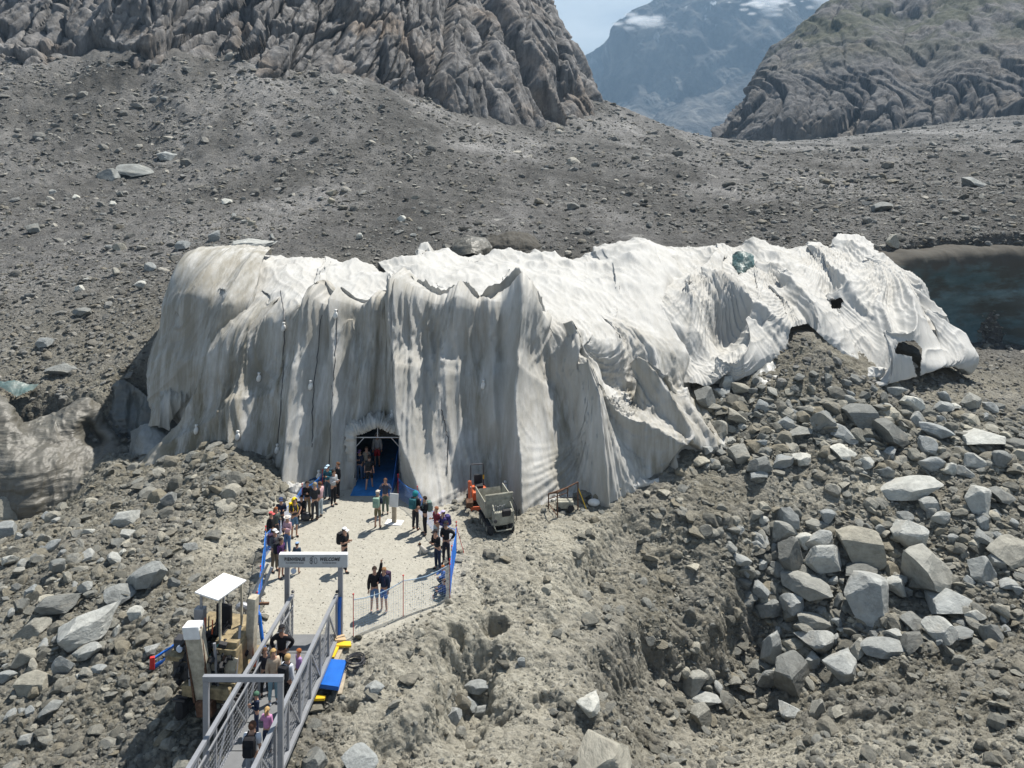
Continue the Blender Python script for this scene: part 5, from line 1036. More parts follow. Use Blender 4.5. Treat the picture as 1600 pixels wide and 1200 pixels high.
# ------------------------------------------------------------ footbridge
BX, BW = -7.15, .80
def rz(y): return 1.61+(29-y)*.115
br = thing('footbridge', 'grey steel truss footbridge carrying visitors down onto the silt plaza', 'footbridge', (BX, 29, 0))
Y0, Y1 = -19.5, 0.   # local, towards the camera
def lz(y): return 1.61-y*.115
for sx_ in (-BW, BW):
    MB().bar((sx_, Y0, lz(Y0)), (sx_, Y1, lz(Y1)), .12, .10).build('top_rail', M['steel'], br)
    MB().bar((sx_*.9, Y0, lz(Y0)-.28), (sx_*.9, Y1-.2, lz(Y1)-.26), .045, .045).build('handrail', M['steel'], br)
    MB().bar((sx_*1.02, Y0, lz(Y0)-1.55), (sx_*1.02, Y1, lz(Y1)-1.55), .14, .12).build('bottom_chord', M['steel'], br)
    k = 0; y = 0.
    while y > Y0:
        MB().bar((sx_, y-.06, lz(y)-1.5), (sx_, y-.06, lz(y)-.05), .07, .08).build('post', M['steel'], br)
        ya, yb = (y, y-1.25) if k % 2 == 0 else (y-1.25, y)
        MB().bar((sx_, ya-.06, lz(ya)-1.5), (sx_, yb-.06, lz(yb)-.05), .05, .05).build('diagonal', M['steel'], br)
        y -= 1.25; k += 1
    mb = MB()
    for q in range(0, int(-Y0/.12)):
        yy = -q*.12; mb.bar((sx_*.97, yy, lz(yy)-1.45), (sx_*.97, yy, lz(yy)-.3), .008)
    for dz in (.45, .6, .75, .9, 1.05, 1.2, 1.35): mb.bar((sx_*.97, Y0, lz(Y0)-dz), (sx_*.97, 0, lz(0)-dz), .008)
    mb.build('wire_infill', M['steel'], br, kind='stuff')
    MB().ball((sx_*1.0, .02, lz(0)+.12), (.14, .14, .12), sub=1).build('end_cap', M['dsteel'], br)
for q in range(15):
    ya = -q*1.3; MB().bar((0, ya-.02, lz(ya)-1.43), (0, ya-1.28, lz(ya-1.26)-1.43), 1.5, .05).build('deck_panel', M['grate'], br)
    MB().bar((-BW, ya-.65, lz(ya-.65)-1.56), (BW, ya-.65, lz(ya-.65)-1.56), .08, .08).build('cross_member', M['steel'], br)
MB().bar((-.99, 21.3-29, lz(-7.7)-1.5), (-.99, 21.3-29, 3.75), .14, .12).build('frame_post', M['steel'], br)
MB().bar((.99, 21.3-29, lz(-7.7)-1.5), (.99, 21.3-29, 3.75), .14, .12).build('frame_post', M['steel'], br)
MB().bar((-1.07, 21.3-29, 3.81), (1.07, 21.3-29, 3.81), .12, .14).build('frame_beam', M['steel'], br)
# welcome gantry
g_ = thing('welcome_gantry', 'two post gantry with a grey welcome board over the end of the footbridge', 'gantry', (-7.22, 29.15, 0))
for sx_ in (-.97, .97): MB().box((sx_, 0, 1.3), (.17, .15, 2.9), bev=.01).build('post', M['steel'], g_)
bd = MB().box((0, -.05, 2.83), (2.5, .16, .46), bev=.012).build('sign_board', M['sign'], g_)
MB().box((0, -.05, 3.07), (2.46, .18, .03)).build('board_cap', M['white'], bd)
MB().tube([(-.72, -.06, 2.45), (-.72, -.09, 2.45)], .10, 16).build('round_plate', M['pale'], g_)
def text(s, x, z, size, shear=0., off=.012, sx=1., name='lettering'):
    c_ = bpy.data.curves.new(name, 'FONT'); c_.body = s; c_.size = size; c_.align_x = 'CENTER'; c_.align_y = 'CENTER'; c_.shear = shear; c_.offset = off; c_.space_character = 1.12; c_.extrude = .003
    o_ = bpy.data.objects.new(name, c_); c_.materials.append(M['ink']); COL.objects.link(o_); o_.parent = bd; o_.rotation_euler = (R(90), 0, 0); o_.location = (x, -.136, z); o_.scale = (sx, 1, 1); return o_
text('BIENVENUE', -.66, 2.90, .17, off=.006, sx=.78); text('WELCOME', .60, 2.90, .17, .3, .006, .82)
text('À LA GROTTE DE GLACE', -.66, 2.77, .05, off=.001, sx=1.05); text('TO THE ICE CAVE', .58, 2.77, .05, .3, .001, 1.15)
e_ = MB()   # round emblem of two looped digits under a small bar
for cx_, cz_, rx_, rz2 in [(-.06, 2.91, .045, .05), (-.06, 2.80, .05, .06), (.10, 2.85, .05, .11)]:
    e_.tube([(cx_+rx_*math.cos(a), -.137, cz_+rz2*math.sin(a)) for a in np.linspace(0, 2*math.pi, 17)], .008, 5, cap=False)
e_.tube([(-.06, -.137, 2.74), (-.06, -.137, 2.98)], .006, 5); e_.box((.0, -.137, 3.0), (.07, .01, .018)); e_.build('emblem', M['ink'], bd)
MB().tube([(-6.28, 29.05, .0), (-6.3, 29.05, .9), (-6.25, 29.1, 1.5)], .075, 8).build('pole_sleeve', M['blue'], label='dark blue padded sleeve standing against the right post of the welcome gantry', category='post pad')
# ------------------------------------------------------------ net fences
def fence(pts, hgt, label, mat='net', dens=.11, th=.007, leanx=0.):
    W3 = [GP(u, v) for u, v in pts]; root = thing('net_fence', label, 'net fence'); mb = MB()
    for (a, b_) in zip(W3, W3[1:]):
        L = math.dist(a, b_); n = max(2, int(L/dens)); a, b_ = Vector(a), Vector(b_)
        def hh(f): return hgt-.14*math.sin(math.pi*f)
        for k in range(n):
            f = k/n; p = a.lerp(b_, f); mb.bar(p+Vector((0, 0, .04)), p+Vector((leanx, 0, hh(f))), th)
        for q in range(int(hgt/dens)+1):
            for k in range(4):
                f0, f1 = k/4, (k+1)/4; mb.bar(a.lerp(b_, f0)+Vector((0, 0, .04+hh(f0)*q/ (hgt/dens)*.97)), a.lerp(b_, f1)+Vector((0, 0, .04+hh(f1)*q/(hgt/dens)*.97)), th)
        for k in range(4):
            f0, f1 = k/4, (k+1)/4; mb.bar(a.lerp(b_, f0)+Vector((leanx, 0, hh(f0))), a.lerp(b_, f1)+Vector((leanx, 0, hh(f1))), .02)
    mb.build('netting', M[mat], root, kind='stuff')
    for p in W3:
        po = MB().tube([p, (p[0]+leanx, p[1], p[2]+hgt+.18)], .016, 6).build('post', M['red'], root); MB().ball((p[0]+leanx, p[1], p[2]+hgt+.2), (.08, .08, .08), sub=1).build('post_cap', M['red'], po)
fence([(504,772),(472,796),(441,832),(415,872)], 1.0, 'blue net fence behind the group at the upper left of the plaza')
fence([(415,872),(407,940),(402,985)], 1.15, 'blue net fence along the left edge of the plaza', th=.012)
fence([(622,780),(652,800),(682,838),(713,864)], 1.0, 'blue net fence behind the people at the upper right of the plaza')
fence([(713,864),(706,905),(703,937)], 1.15, 'blue net fence behind the seated children at the right plaza edge', th=.016)
fence([(703,937),(630,965),(552,997)], 1.35, 'thin pale net fence closing the near side of the plaza right of the gantry', 'palenet', .10, .0045)
p0 = GP(725, 866); p1 = Vector(GP(713, 864))+Vector((0, 0, 1.15)); MB().tube([p0, p1], .014, 6).build('stay_pole', M['red'], label='thin red pole leaning against the right net fence corner', category='pole')
# ------------------------------------------------------------ drill rig left of the bridge
dr = thing('drill_rig', 'muddy cream drilling rig with white canopy roof beside the footbridge', 'drill rig', (-9.35, 25.9, .1), R(-8)); dr.scale = (1.06, 1.06, 1.02)
tr_ = []
for sx_ in (-.75, .75):
    tk = MB().box((sx_, 0, .34), (.34, 2.5, .62), bev=.2).build('track', M['black'], dr)
    for q in range(16): MB().box((sx_, -1.2+q*.16, .67), (.36, .05, .05)).build('track_shoe', M['dsteel'], tk)
    for q in range(4): MB().tube([(sx_-.19, -.8+q*.53, .3), (sx_+.19, -.8+q*.53, .3)], .17, 12).build('roller', M['dsteel'], tk)
MB().box((0, 0, .85), (1.5, 2.1, .35), bev=.03).build('chassis', M['ochre'], dr)
MB().box((.42, -.35, 1.55), (.75, .8, .95), bev=.04).box((.42, -.35, 2.1), (.7, .6, .2), bev=.03).build('engine_box', M['ochre'], dr)
MB().box((.62, -.77, 1.5), (.34, .03, .7), (0, .25, 0)).build('engine_panel', M['cream'], dr)
MB().box((-.2, .35, 1.5), (1.5, 1.1, 1.2), bev=.05).build('pump_housing', M['ochre'], dr)
MB().box((-.95, -.5, 1.25), (.5, .5, .7), bev=.04).build('tank', M['dsteel'], dr)
MB().box((-.95, -.55, 1.62), (.85, .5, .14), bev=.02).build('side_tray', M['ochre'], dr)
fr = MB()
for a, b_ in [((-1.25, -.6, .9), (-1.25, -.6, 1.55)), ((-.75, -.6, .9), (-.75, -.6, 1.55)), ((-1.25, -.6, .9), (-.75, -.6, .9)), ((-1.25, -.6, .9), (-.75, -.6, 1.55)), ((-1.25, -.6, 1.5), (-.75, -.6, 1.5)), ((-1.25, -.6, 1.2), (-.75, -.6, 1.2)),((.2, -.85, .5), (.2, -.85, 1.1)), ((.8, -.85, .5), (.8, -.85, 1.1)), ((.2, -.85, .5), (.8, -.85, .5)), ((.2, -.85, 1.08), (.8, -.85, 1.08)), ((.2,-.85,.5),(.8,-.85,1.08))]: fr.bar(a, b_, .05)
fr.build('support_frame', M['ochre'], dr)
fb = MB().box((-.2, -1.0, 1.7), (.46, .26, 2.3), (.06, -.13, 0), bev=.03, taper=1.1).build('feed_beam', M['cream'], dr)
MB().box((-.36, -1.05, 2.75), (.52, .34, .4), (.06, -.13, 0), bev=.03).build('beam_cap', M['white'], fb)
for sx_ in (-.3, .22):
    MB().bar((-.35+sx_, -1.1, 2.9), (-.03+sx_*.9, -1.12, .6), .05).build('beam_edge', M['rust'], fb)
MB().box((.02, -1.05, .45), (.5, .3, .45), (.06, -.1, 0), bev=.03).tube([(.05, -1.1, .3), (.06, -1.1, -.1)], .09, 10).build('drill_head', M['rust'], fb)
mast = MB().box((.88, .1, 2.25), (.26, .3, 1.9), (.0, .05, 0), bev=.03).build('rear_mast', M['cream'], dr)
MB().bar((.98, -.02, 1.4), (.85, -.02, 3.1), .04).bar((.85, .28, 1.4), (.80, .28, 3.1), .04).build('mast_edge', M['rust'], mast)
MB().tube([(.82, .5, 2.6), (1.15, .9, 3.7)], .05, 8).tube([(.55, .5, 2.7), (.98, 1.0, 3.75)], .04, 8).tube([(.7, .5, 2.9), (.9, .9, 3.6)], .035, 8).build('hydraulic_ram', M['steel'], dr)
cn = MB().box((-.05, -.05, 3.52), (.95, 1.15, .05), (.02, 0, R(-18)), bev=.012).build('canopy', M['white'], dr)
for cx_, cy_ in [(-.52, -.35), (.22, -.6), (-.25, .5), (.42, .35)]: MB().bar((cx_, cy_, 1.0), (cx_, cy_, 3.5), .06).build('canopy_post', M['steel'] if cx_ < 0 else M['cream'], dr)
MB().box((-.55, -.35, 2.4), (.3, .22, 1.2), bev=.02).build('control_box', M['steel'], dr)
MB().box((-.05, -.1, 2.15), (.5, .5, .14), bev=.04).box((-.05, .16, 2.5), (.5, .12, .7), bev=.05).build('seat', M['black'], dr)
for k in range(6): MB().tube([(-.45+k*.12, -.5, 2.3), (-.42+k*.12, -.52, 2.75+.05*(k % 3))], .02, 6).build('lever', M['orange'] if k % 2 else M['dsteel'], dr)
random.seed(21)
eq = MB()
for k in range(46):
    eq.box((random.uniform(-.75, .75), random.uniform(-.75, .6), random.uniform(1.05, 2.1)), (random.uniform(.08, .3), random.uniform(.08, .3), random.uniform(.08, .3)), (random.random(), random.random(), random.random()), bev=.01)
for k in range(60):
    eq.box((random.uniform(-1.0, .75), random.uniform(-1.0, -.5), random.uniform(.75, 2.25)), (random.uniform(.06, .24), random.uniform(.06, .2), random.uniform(.06, .28)), (random.random(), random.random(), random.random()), bev=.01)
eq.build('pump_assembly', M['black'], dr, kind='stuff')
for k in range(16):
    a = Vector((random.uniform(-.8, .6), random.uniform(-1., .3), random.uniform(1.1, 2.6))); b_ = a+Vector((random.uniform(-.7, .7), random.uniform(-.3, .3), random.uniform(-.9, .5))); mid = (a+b_)/2+Vector((random.uniform(-.2, .2), -.3, -.3))
    MB().tube([tuple(p) for p in catmull(np.array([a, mid, b_]), 10, 0)], .022, 6).build('hose', M['black'] if k % 4 else M['gteal'], dr)
mo_ = MB().tube([(-1.2, -.55, 1.9), (-.8, -.55, 1.9)], .16, 14).box((-1., -.5, 2.02), (.5, .3, .2), bev=.03).build('motor', M['dsteel'], dr); MB().tube([(-1.0, -.75, 1.9), (-1., -.66, 1.9)], .1, 14).build('fan_hub', M['pale'], mo_)
MB().box((1.25, -.2, 1.35), (.5, .3, .1)).build('step_plate', M['orange'], dr)
for k in range(9): MB().box((.1+.18*(k % 3), -.78, 1.2+.28*(k//3)), (.14, .04, .2), bev=.01).build('access_cover', M['cream'] if k % 2 else M['rust'], dr)
for a, b_ in [((-.6, -.9, 1.9), (-.5, -1.0, 1.0)), ((.2, -.9, 2.3), (.3, -.9, 1.0)), ((.7, -.3, 2.5), (.8, -.8, 1.1))]: MB().tube([a, b_], .045, 8).build('cylinder', M['steel'], dr)
# barrier arm
ba = thing('barrier_arm', 'blue two rail barrier arm with red tip and grey plate left of the drill rig', 'barrier arm', (0, 0, 0))
q0, q1 = Vector(GP(238, 1048)), Vector(GP(318, 1004)); up = Vector((0, 0, 1))
MB().bar(q0+up*.34, q1+up*.55, .06).build('upper_rail', M['blue'], ba); MB().bar(q0+up*.06, q1+up*.15, .09).build('lower_rail', M['blue'], ba)
MB().box(q0+up*.22, (.16, .12, .42), (0, 0, .3), bev=.02).build('end_cap', M['red'], ba); pm = q0.lerp(q1, .36); MB().box(pm+up*.28, (.42, .03, .34), (0, 0, .7)).build('plate', M['steel'], ba)
st = thing('stabiliser_arm', 'bent blue arm with a red knob and grey lamp between rig and footbridge', 'machine arm', (-8.55, 27.3, .3))
MB().tube([(-.35, .3, 1.75), (-.1, .1, 1.55), (.05, -.1, .9), (.25, -.2, .2)], .065, 8).build('arm', M['blue'], st); MB().ball((-.4, .3, 1.8), (.18, .18, .18)).build('knob', M['red'], st); MB().ball((-.75, .3, 1.7), (.5, .3, .35)).tube([(-.75, .3, 1.6), (-.7, .3, .1)], .04).build('lamp_body', M['steel'], st); MB().tube([(-.35, .3, 1.7), (-.6, .1, 1.), (-.3, -.1, .4)], .025, 6).build('hose', M['black'], st); MB().box((-.1, .35, 1.8), (.5, .08, .07)).build('crossbar', M['rust'], st)
# ------------------------------------------------------------ tracked dumper and mini excavator
dx, dy, dz_ = GP(776, 836)
du = thing('tracked_dumper', 'grey green tracked mini dumper with open skip, parked right of the plaza', 'dumper', (dx, dy+.75, dz_), R(17))
for sx_ in (-.5, .5):
    tk = MB().box((sx_, .1, .25), (.28, 1.9, .42), bev=.14).build('track', M['black'], du)
    for q in range(14): MB().box((sx_, -.75+q*.13, .45), (.3, .04, .05)).build('track_shoe', M['dsteel'], tk)
    for q in range(4): MB().tube([(sx_-.16, -.5+q*.4, .22), (sx_+.16, -.5+q*.4, .22)], .12, 10).build('roller', M['dump'], tk)
MB().box((0, .1, .5), (.9, 1.7, .14)).build('frame', M['dump'], du)
sk = [(-.62, -.35), (.62, -.35), (.62, 1.35), (-.62, 1.35)]
for nm, c_, s_, r_ in [('skip_floor', (0, .5, .68), (1.2, 1.7, .04), (0, 0, 0)), ('skip_side', (-.64, .5, 1.05), (.04, 1.75, .72), (0, -.08, 0)), ('skip_side', (.64, .5, 1.05), (.04, 1.75, .72), (0, .08, 0)), ('skip_back', (0, -.36, 1.2), (1.3, .04, 1.05), (0, 0, 0)), ('skip_front', (0, 1.42, .95), (1.2, .04, .55), (-.4, 0, 0))]: MB().box(c_, s_, r_).build(nm, M['dump'], du)
MB().box((0, -.39, 1.68), (1.34, .06, .06)).box((-.6, -.39, 1.2), (.06, .06, 1.)).box((.6, -.39, 1.2), (.06, .06, 1.)).box((0,-.39,1.45),(1.2,.03,.03)).build('skip_rim', M['dump'], du)
MB().box((.1, -.6, .75), (.95, .4, .55), bev=.05).build('engine_cover', M['dump'], du)
MB().tube([(-.35, -.5, 1.3), (-.4, -.9, 1.2), (-.4, -.98, .5), (-.3, -.98, .3), (.4, -.98, .3), (.52, -.98, .45), (.52, -.95, 1.1), (.48, -.5, 1.35)], .03, 8).build('operator_hoop', M['dump'], du)
MB().box((.22, -.8, 1.0), (.42, .16, .34), (.3, 0, 0), bev=.06).build('seat_pad', M['black'], du)
for k in range(6): MB().tube([(-.35+k*.09, -.62, 1.0), (-.36+k*.1, -.72, 1.3+.04*(k % 2))], .014, 6).build('lever', M['steel'], du)
MB().tube([(.6, -.45, 1.5), (.72, -.7, 1.2), (.7, -.8, .6), (.55, -.8, .4)], .02, 6).build('hose', M['black'], du)
MB().tube([(-.35, -.92, .75), (-.35, -1., .75)], .08, 12).build('filler_cap', M['dsteel'], du)
ex_ = thing('mini_excavator', 'small orange tracked excavator with black roll bar behind the grey dumper', 'excavator', (W(747, 0, 39.7)[0], 39.7, gz(-1.7, 39.7)), R(10))
for sx_ in (-.42, .42):
    tk = MB().box((sx_, 0, .2), (.22, 1.3, .38), bev=.13).build('track', M['black'], ex_)
    for q in range(9): MB().box((sx_, -.5+q*.125, .38), (.24, .04, .04)).build('track_shoe', M['dsteel'], tk)
MB().box((0, .1, .62), (.9, .95, .4), bev=.09).build('body', M['orange'], ex_); MB().box((.05, .1, .95), (.42, .4, .14), bev=.05).box((.05, .3, 1.2), (.42, .1, .45), bev=.04).build('seat', M['black'], ex_)
MB().tube([(-.32, .4, .8), (-.32, .4, 1.85), (-.3, .4, 1.9), (.3, .4, 1.9), (.32, .4, 1.85), (.32, .4, .8)], .03, 8).build('roll_bar', M['dsteel'], ex_); MB().box((.32, .37, 1.25), (.07, .03, .2)).build('warning_label', M['yellow'], ex_)
bo = MB().bar((-.35, -.35, .6), (-.5, -.6, 1.5), .14, .12).bar((-.5, -.6, 1.5), (-.55, -.9, .8), .12, .1).build('boom', M['orange'], ex_); MB().tube([(-.42, -.5, .7), (-.46, -.75, 1.3)], .03, 8).build('ram', M['steel'], bo)
MB().box((-.55, -.95, .62), (.34, .3, .34), (.5, 0, 0), bev=.03).build('bucket', M['rust'], bo); MB().box((0, -.8, .2), (.95, .06, .28), bev=.02).build('blade', M['orange'], ex_)
# rusty frame with compressor
fx = thing('steel_frame_rack', 'rusty tubular frame with sloping top and yellow brace right of the dumper', 'rack', (0, 0, 0))
L_ = [Vector(GP(u, v)) for u, v in [(857,797),(871,810),(887,788),(903,797)]]; H_ = [.75, 1.2, .75, 1.35]
for p, h_ in zip(L_, H_): MB().tube([p, p+up*h_], .035, 6).build('leg', M['rust'], fx)
for a, b_ in [(0, 1), (1, 3), (3, 2), (2, 0)]: MB().bar(L_[a]+up*H_[a], L_[b_]+up*H_[b_], .05).build('top_rail', M['rust'], fx)
MB().bar(L_[0]+up*.3, L_[1]+up*.1, .03).bar(L_[0]+up*.5, L_[2]+up*.5, .03).build('cross_rail', M['rust'], fx); MB().bar(L_[3]+up*1.1, L_[3]+Vector((.42, .1, .0)), .035).build('brace', M['yellow'], fx)
cp = thing('compressor', 'small grey engine box standing inside the rusty frame', 'compressor', tuple(Vector(GP(882, 800)))); MB().box((0, 0, .32), (.85, .45, .34), bev=.05).build('housing', M['dump'], cp); MB().tube([(.3, -.3, .2), (.3, -.24, .2)], .16, 14).tube([(-.3, -.3, .14), (-.3, -.24, .14)], .12, 14).build('wheel', M['black'], cp); MB().tube([(-.4, 0, .5), (-.4, 0, .62), (.4, 0, .62), (.4, 0, .5)], .02, 6).build('handle', M['dsteel'], cp)
for u, v, lab, w_ in [(941,770,'white bulk sack with green straps at the foot of the pleated cover',1.05),(957,776,'smaller white sack slumped against the green strapped bulk sack',.8)]:
    x, y, z = GP(u, v); bg_ = thing('bulk_sack', lab, 'sack', (x, y, z), .3); MB().ball((0, 0, w_*.33), (w_, w_*.8, w_*.75), sub=3).box((-.1, 0, w_*.55), (w_*.5, w_*.5, w_*.4), (0, .2, .2), bev=.12).build('sack', M['bag'], bg_, smooth=True); MB().bar((w_*.2, -w_*.42, .05), (w_*.2, -w_*.36, w_*.6), .05, .02).build('strap', M['green'], bg_)
x, y, z = GP(928, 790); MB().ball((0, 0, .15), (.6, .4, .35), sub=3).build('sandbag', M['bag'], smooth=True, label='pale stuffed bag lying in front of the white bulk sacks', category='bag').location = (x, y, z)
# ------------------------------------------------------------ gear lying right of the bridge
def quad(name, pts, h, mat, label, cat, z=.02, parent=None):
    P = [Vector(GP(u, v))+up*z for u, v in pts]; zz = max(p.z for p in P)
    for p in P: p.z = p.z*.4+zz*.6
    return MB().poly([tuple(p) for p in P], (0, 0, h)).build(name, mat, parent, label=label, category=cat)
plank(523, 1040, 534, 1012, .22, .08, M['wood'], 'pale plank leading from the yellow piece down to the blue pad', .03)
plank(541, 1042, 531, 1090, .14, .08, M['wood'], 'weathered plank showing along the right edge of the blue pad', .0)
plank(508, 1052, 517, 1018, .14, .07, M['steel'], 'grey metal rail left of the plank beside the footbridge', .02)
quad('blue_pad', [(494,1094),(529,1092),(541,1046),(514,1042)], .14, M['blue'], 'folded bright blue padded mat on planks beside the footbridge', 'mat', .12)
quad('yellow_board', [(488,1106),(507,1103),(509,1095),(492,1097)], .08, M['yellow'], 'yellow board sticking out below the blue pad', 'board', .08)
yl = quad('yellow_bracket', [(521,1020),(549,1021),(548,1013),(524,1012)], .07, M['yellow'], 'yellow bracket lying across the planks next to the gantry post', 'bracket', .12)
quad('yellow_bracket', [(516,1040),(522,1040),(530,1018),(523,1018)], .06, M['yellow'], 'yellow strip lying along the pale plank above the blue pad', 'bracket', .12)
x, y, z = GP(530, 1010); MB().box((0, 0, .14), (.4, .35, .26), (0, .2, .4), bev=.02).build('cardboard_box', M['card'], label='crumpled cardboard box at the foot of the right gantry post', category='box').location = (x, y, z)
x, y, z = GP(555, 1040); hc = MB()
for k in range(7):
    r_ = .24+.035*(k % 4); hc.tube([(r_*math.cos(a)+.02*math.sin(3*a+k), r_*math.sin(a), .04+.03*k+.02*math.sin(2*a+k)) for a in np.linspace(0, 2*math.pi, 25)], .018, 6, cap=False)
hc.build('hose_coil', M['dsteel'], label='coil of black hose on the silt right of the blue pad', category='hose').location = (x, y, z)
# info board standing in the plaza
ib = thing('info_board', 'small white notice on a wooden post with a flat base in the plaza', 'notice board', tuple(Vector(GP(616, 818))), R(-10))
MB().box((0, 0, .02), (.8, .5, .05)).build('base', M['white'], ib); MB().box((0, 0, .55), (.2, .12, 1.1)).build('post', M['wood'], ib); MB().box((0, -.06, 1.1), (.42, .05, .6), (-.15, 0, 0), bev=.01).build('notice', M['bag'], ib)
x, y, z = GP(478, 815); MB().ball((0, 0, .2), (.55, .4, .42), sub=2).build('backpack', M['dsteel'], smooth=True, label='dark backpack standing on the ground among the group at the plaza edge', category='backpack').location = (x, y, z)
# ------------------------------------------------------------ people
def C3(r, g, b): return (r, g, b)
_mc = {}
def cmat(rgb, nm='cloth'):
    k = (nm,)+tuple(round(q, 3) for q in rgb)
    if k not in _mc: _mc[k] = F('%s_%d' % (nm, len(_mc)), rgb, .85 if nm != 'skin' else .55, .2, 0, .08, 9.)
    return _mc[k]
_pend = []
def skinned(name, verts, edges, radii, mat, parent, root=0, sub=1):
    me = bpy.data.meshes.new(name); me.from_pydata([tuple(v) for v in verts], edges, []); o = bpy.data.objects.new(name, me); COL.objects.link(o); o.parent = parent
    md = o.modifiers.new('s', 'SKIN'); md.use_smooth_shade = True; o.modifiers.new('d', 'SUBSURF').levels = sub; o.modifiers['d'].render_levels = sub
    for i, r_ in enumerate(radii): me.skin_vertices[0].data[i].radius = r_ if isinstance(r_, tuple) else (r_, r_)
    me.skin_vertices[0].data[root].use_root = True
    _pend.append((o, mat)); return o
ARM = {'down': ((.05, .03, -.28), (.06, -.05, -.52)), 'phone': ((.04, -.02, -.27), (-.07, -.25, -.17)), 'photo': ((.12, -.14, -.16), (-.05, -.22, .10)), 'raise': ((.07, -.04, .24), (.10, -.06, .50)),
 'hip': ((.20, .08, -.22), (.06, -.03, -.38)), 'cross': ((.05, -.02, -.26), (-.17, -.19, -.17)), 'strap': ((.07, -.02, -.26), (-.03, -.16, -.03)), 'rail': ((.10, -.12, -.24), (.16, -.34, -.32)), 'knee': ((.06, -.16, -.20), (.0, -.36, -.20))}
SK1, SK2, SK3 = (.46, .27, .19), (.34, .19, .13), (.52, .34, .26)
def person(pos, h, yaw, label, top, bot, arms=('down', 'down'), pose='stand', hair=(.05, .03, .02), skin=SK1, sleeves=True, shorts=False, cap=None, capkind='cap', pack=None, longhair=False, shoes=(.03, .03, .03), group=None, hood=None, bald=False, lean=0., fem=False):
    x, y, z = pos; s = h/1.78; root = thing('person', label, 'person', (x, y, z), R(yaw))
    if group: root['group'] = group
    hz, ly = .93, 0.
    if pose == 'sit': hz = .16
    if pose == 'crouch': hz = .36
    V = {}; V['pel'] = (0, 0, hz+.02); V['wst'] = (0, -lean*.3, hz+.17); V['chs'] = (0, -lean*.65, hz+.34); V['shc'] = (0, -lean*.9, hz+.47); V['nek'] = (0, -lean-.005, hz+.57); V['hd'] = (0, -lean*1.1-.02, hz+.70); V['crn'] = (0, -lean*1.1-.005, hz+.79)
    wS, wH = (.165, .085) if not fem else (.145, .09)
    for i, (sg, q) in enumerate(((-1, 'l'), (1, 'r'))):
        V['sh'+q] = (sg*wS, -lean*.85, hz+.49); e, w = ARM[arms[i]]
        V['el'+q] = (sg*(wS+e[0]), -lean*.85+e[1], hz+.49+e[2]); V['wr'+q] = (sg*(wS+w[0]), -lean*.85+w[1], hz+.49+w[2])
        a, b_ = Vector(V['el'+q]), Vector(V['wr'+q]); V['hn'+q] = tuple(b_+(b_-a).normalized()*.07)
        f = {'stand': (0, 0, 0), 'walk': (-.13*sg, -.20*sg, .03 if sg < 0 else 0), 'sit': None, 'crouch': None}[pose]
        V['hp'+q] = (sg*wH, 0, hz-.03)
        if pose == 'sit': V['kn'+q] = (sg*.13, -.36, .42); V['an'+q] = (sg*.12, -.55, .08)
        elif pose == 'crouch': V['kn'+q] = (sg*.15, -.32, .45); V['an'+q] = (sg*.12, -.06, .08)
        else:
            k_ = .5 if pose == 'walk' else 0; V['kn'+q] = (sg*.10, -.015+(sg*.10 if pose == 'walk' else 0)-.03*k_, .50); V['an'+q] = (sg*.115, (sg*.2 if pose == 'walk' else 0)+.02, .085)
        V['to'+q] = (V['an'+q][0]*1.12, V['an'+q][1]-.15, .035)
    V = {k: Vector(p)*s for k, p in V.items()}
    R_ = dict(pel=(.135, .105), wst=(.115, .085) if fem else (.125, .095), chs=(.135, .10), shc=(.12, .085), nek=.052, hd=(.083, .10), crn=(.062, .075), shl=.055, shr=.055, ell=.042, elr=.042, wrl=.028, wrr=.028, hnl=(.036, .016), hnr=(.036, .016), hpl=.088, hpr=.088, knl=.056, knr=.056, anl=.040, anr=.040, tol=.032, tor=.032)
    E = [('pel', 'wst'), ('wst', 'chs'), ('chs', 'shc'), ('shc', 'nek'), ('nek', 'hd'), ('hd', 'crn')]
    for q in 'lr': E += [('shc', 'sh'+q), ('sh'+q, 'el'+q), ('el'+q, 'wr'+q), ('wr'+q, 'hn'+q), ('pel', 'hp'+q), ('hp'+q, 'kn'+q), ('kn'+q, 'an'+q), ('an'+q, 'to'+q)]
    def mk(name, keys, edges, grow, mat, over={}, extra=None):
        ks = list(keys); idx = {k: i for i, k in enumerate(ks)}
        vs = [V[k] if k not in over else over[k] for k in ks]
        rr = [tuple((q+grow)*s for q in (R_[k] if isinstance(R_[k], tuple) else (R_[k], R_[k]))) for k in ks]
        return skinned(name, vs, [(idx[a], idx[b_]) for a, b_ in edges if a in idx and b_ in idx], rr, mat, root, sub=1)
    body = mk('body', V.keys(), E, 0, cmat(skin, 'skin'))
    tk = ['pel', 'wst', 'chs', 'shc', 'shl', 'shr', 'ell', 'elr']; ov = {}
    if sleeves: tk += ['wrl', 'wrr']
    else:
        for q in 'lr': ov['el'+q] = V['sh'+q].lerp(V['el'+q], .7)
    mk('jacket' if sleeves else 'tshirt', tk, E, .030 if sleeves else .026, cmat(top), ov)
    bk = ['wst', 'pel', 'hpl', 'hpr', 'knl', 'knr']; ov = {'wst': V['pel'].lerp(V['wst'], .45)}
    if not shorts: bk += ['anl', 'anr']
    else:
        for q in 'lr': ov['kn'+q] = V['hp'+q].lerp(V['kn'+q], .93)
    mk('shorts' if shorts else 'trousers', bk, E, .018, cmat(bot), ov)
    hd, crn = V['hd'], V['crn']
    for q in 'lr': MB().ball(V['an'+q]*.45+V['to'+q]*.55-Vector((0, 0, .012*s)), (.095*s, .27*s, .09*s), sub=1).build('shoe', cmat(shoes, 'shoe'), root, smooth=True)
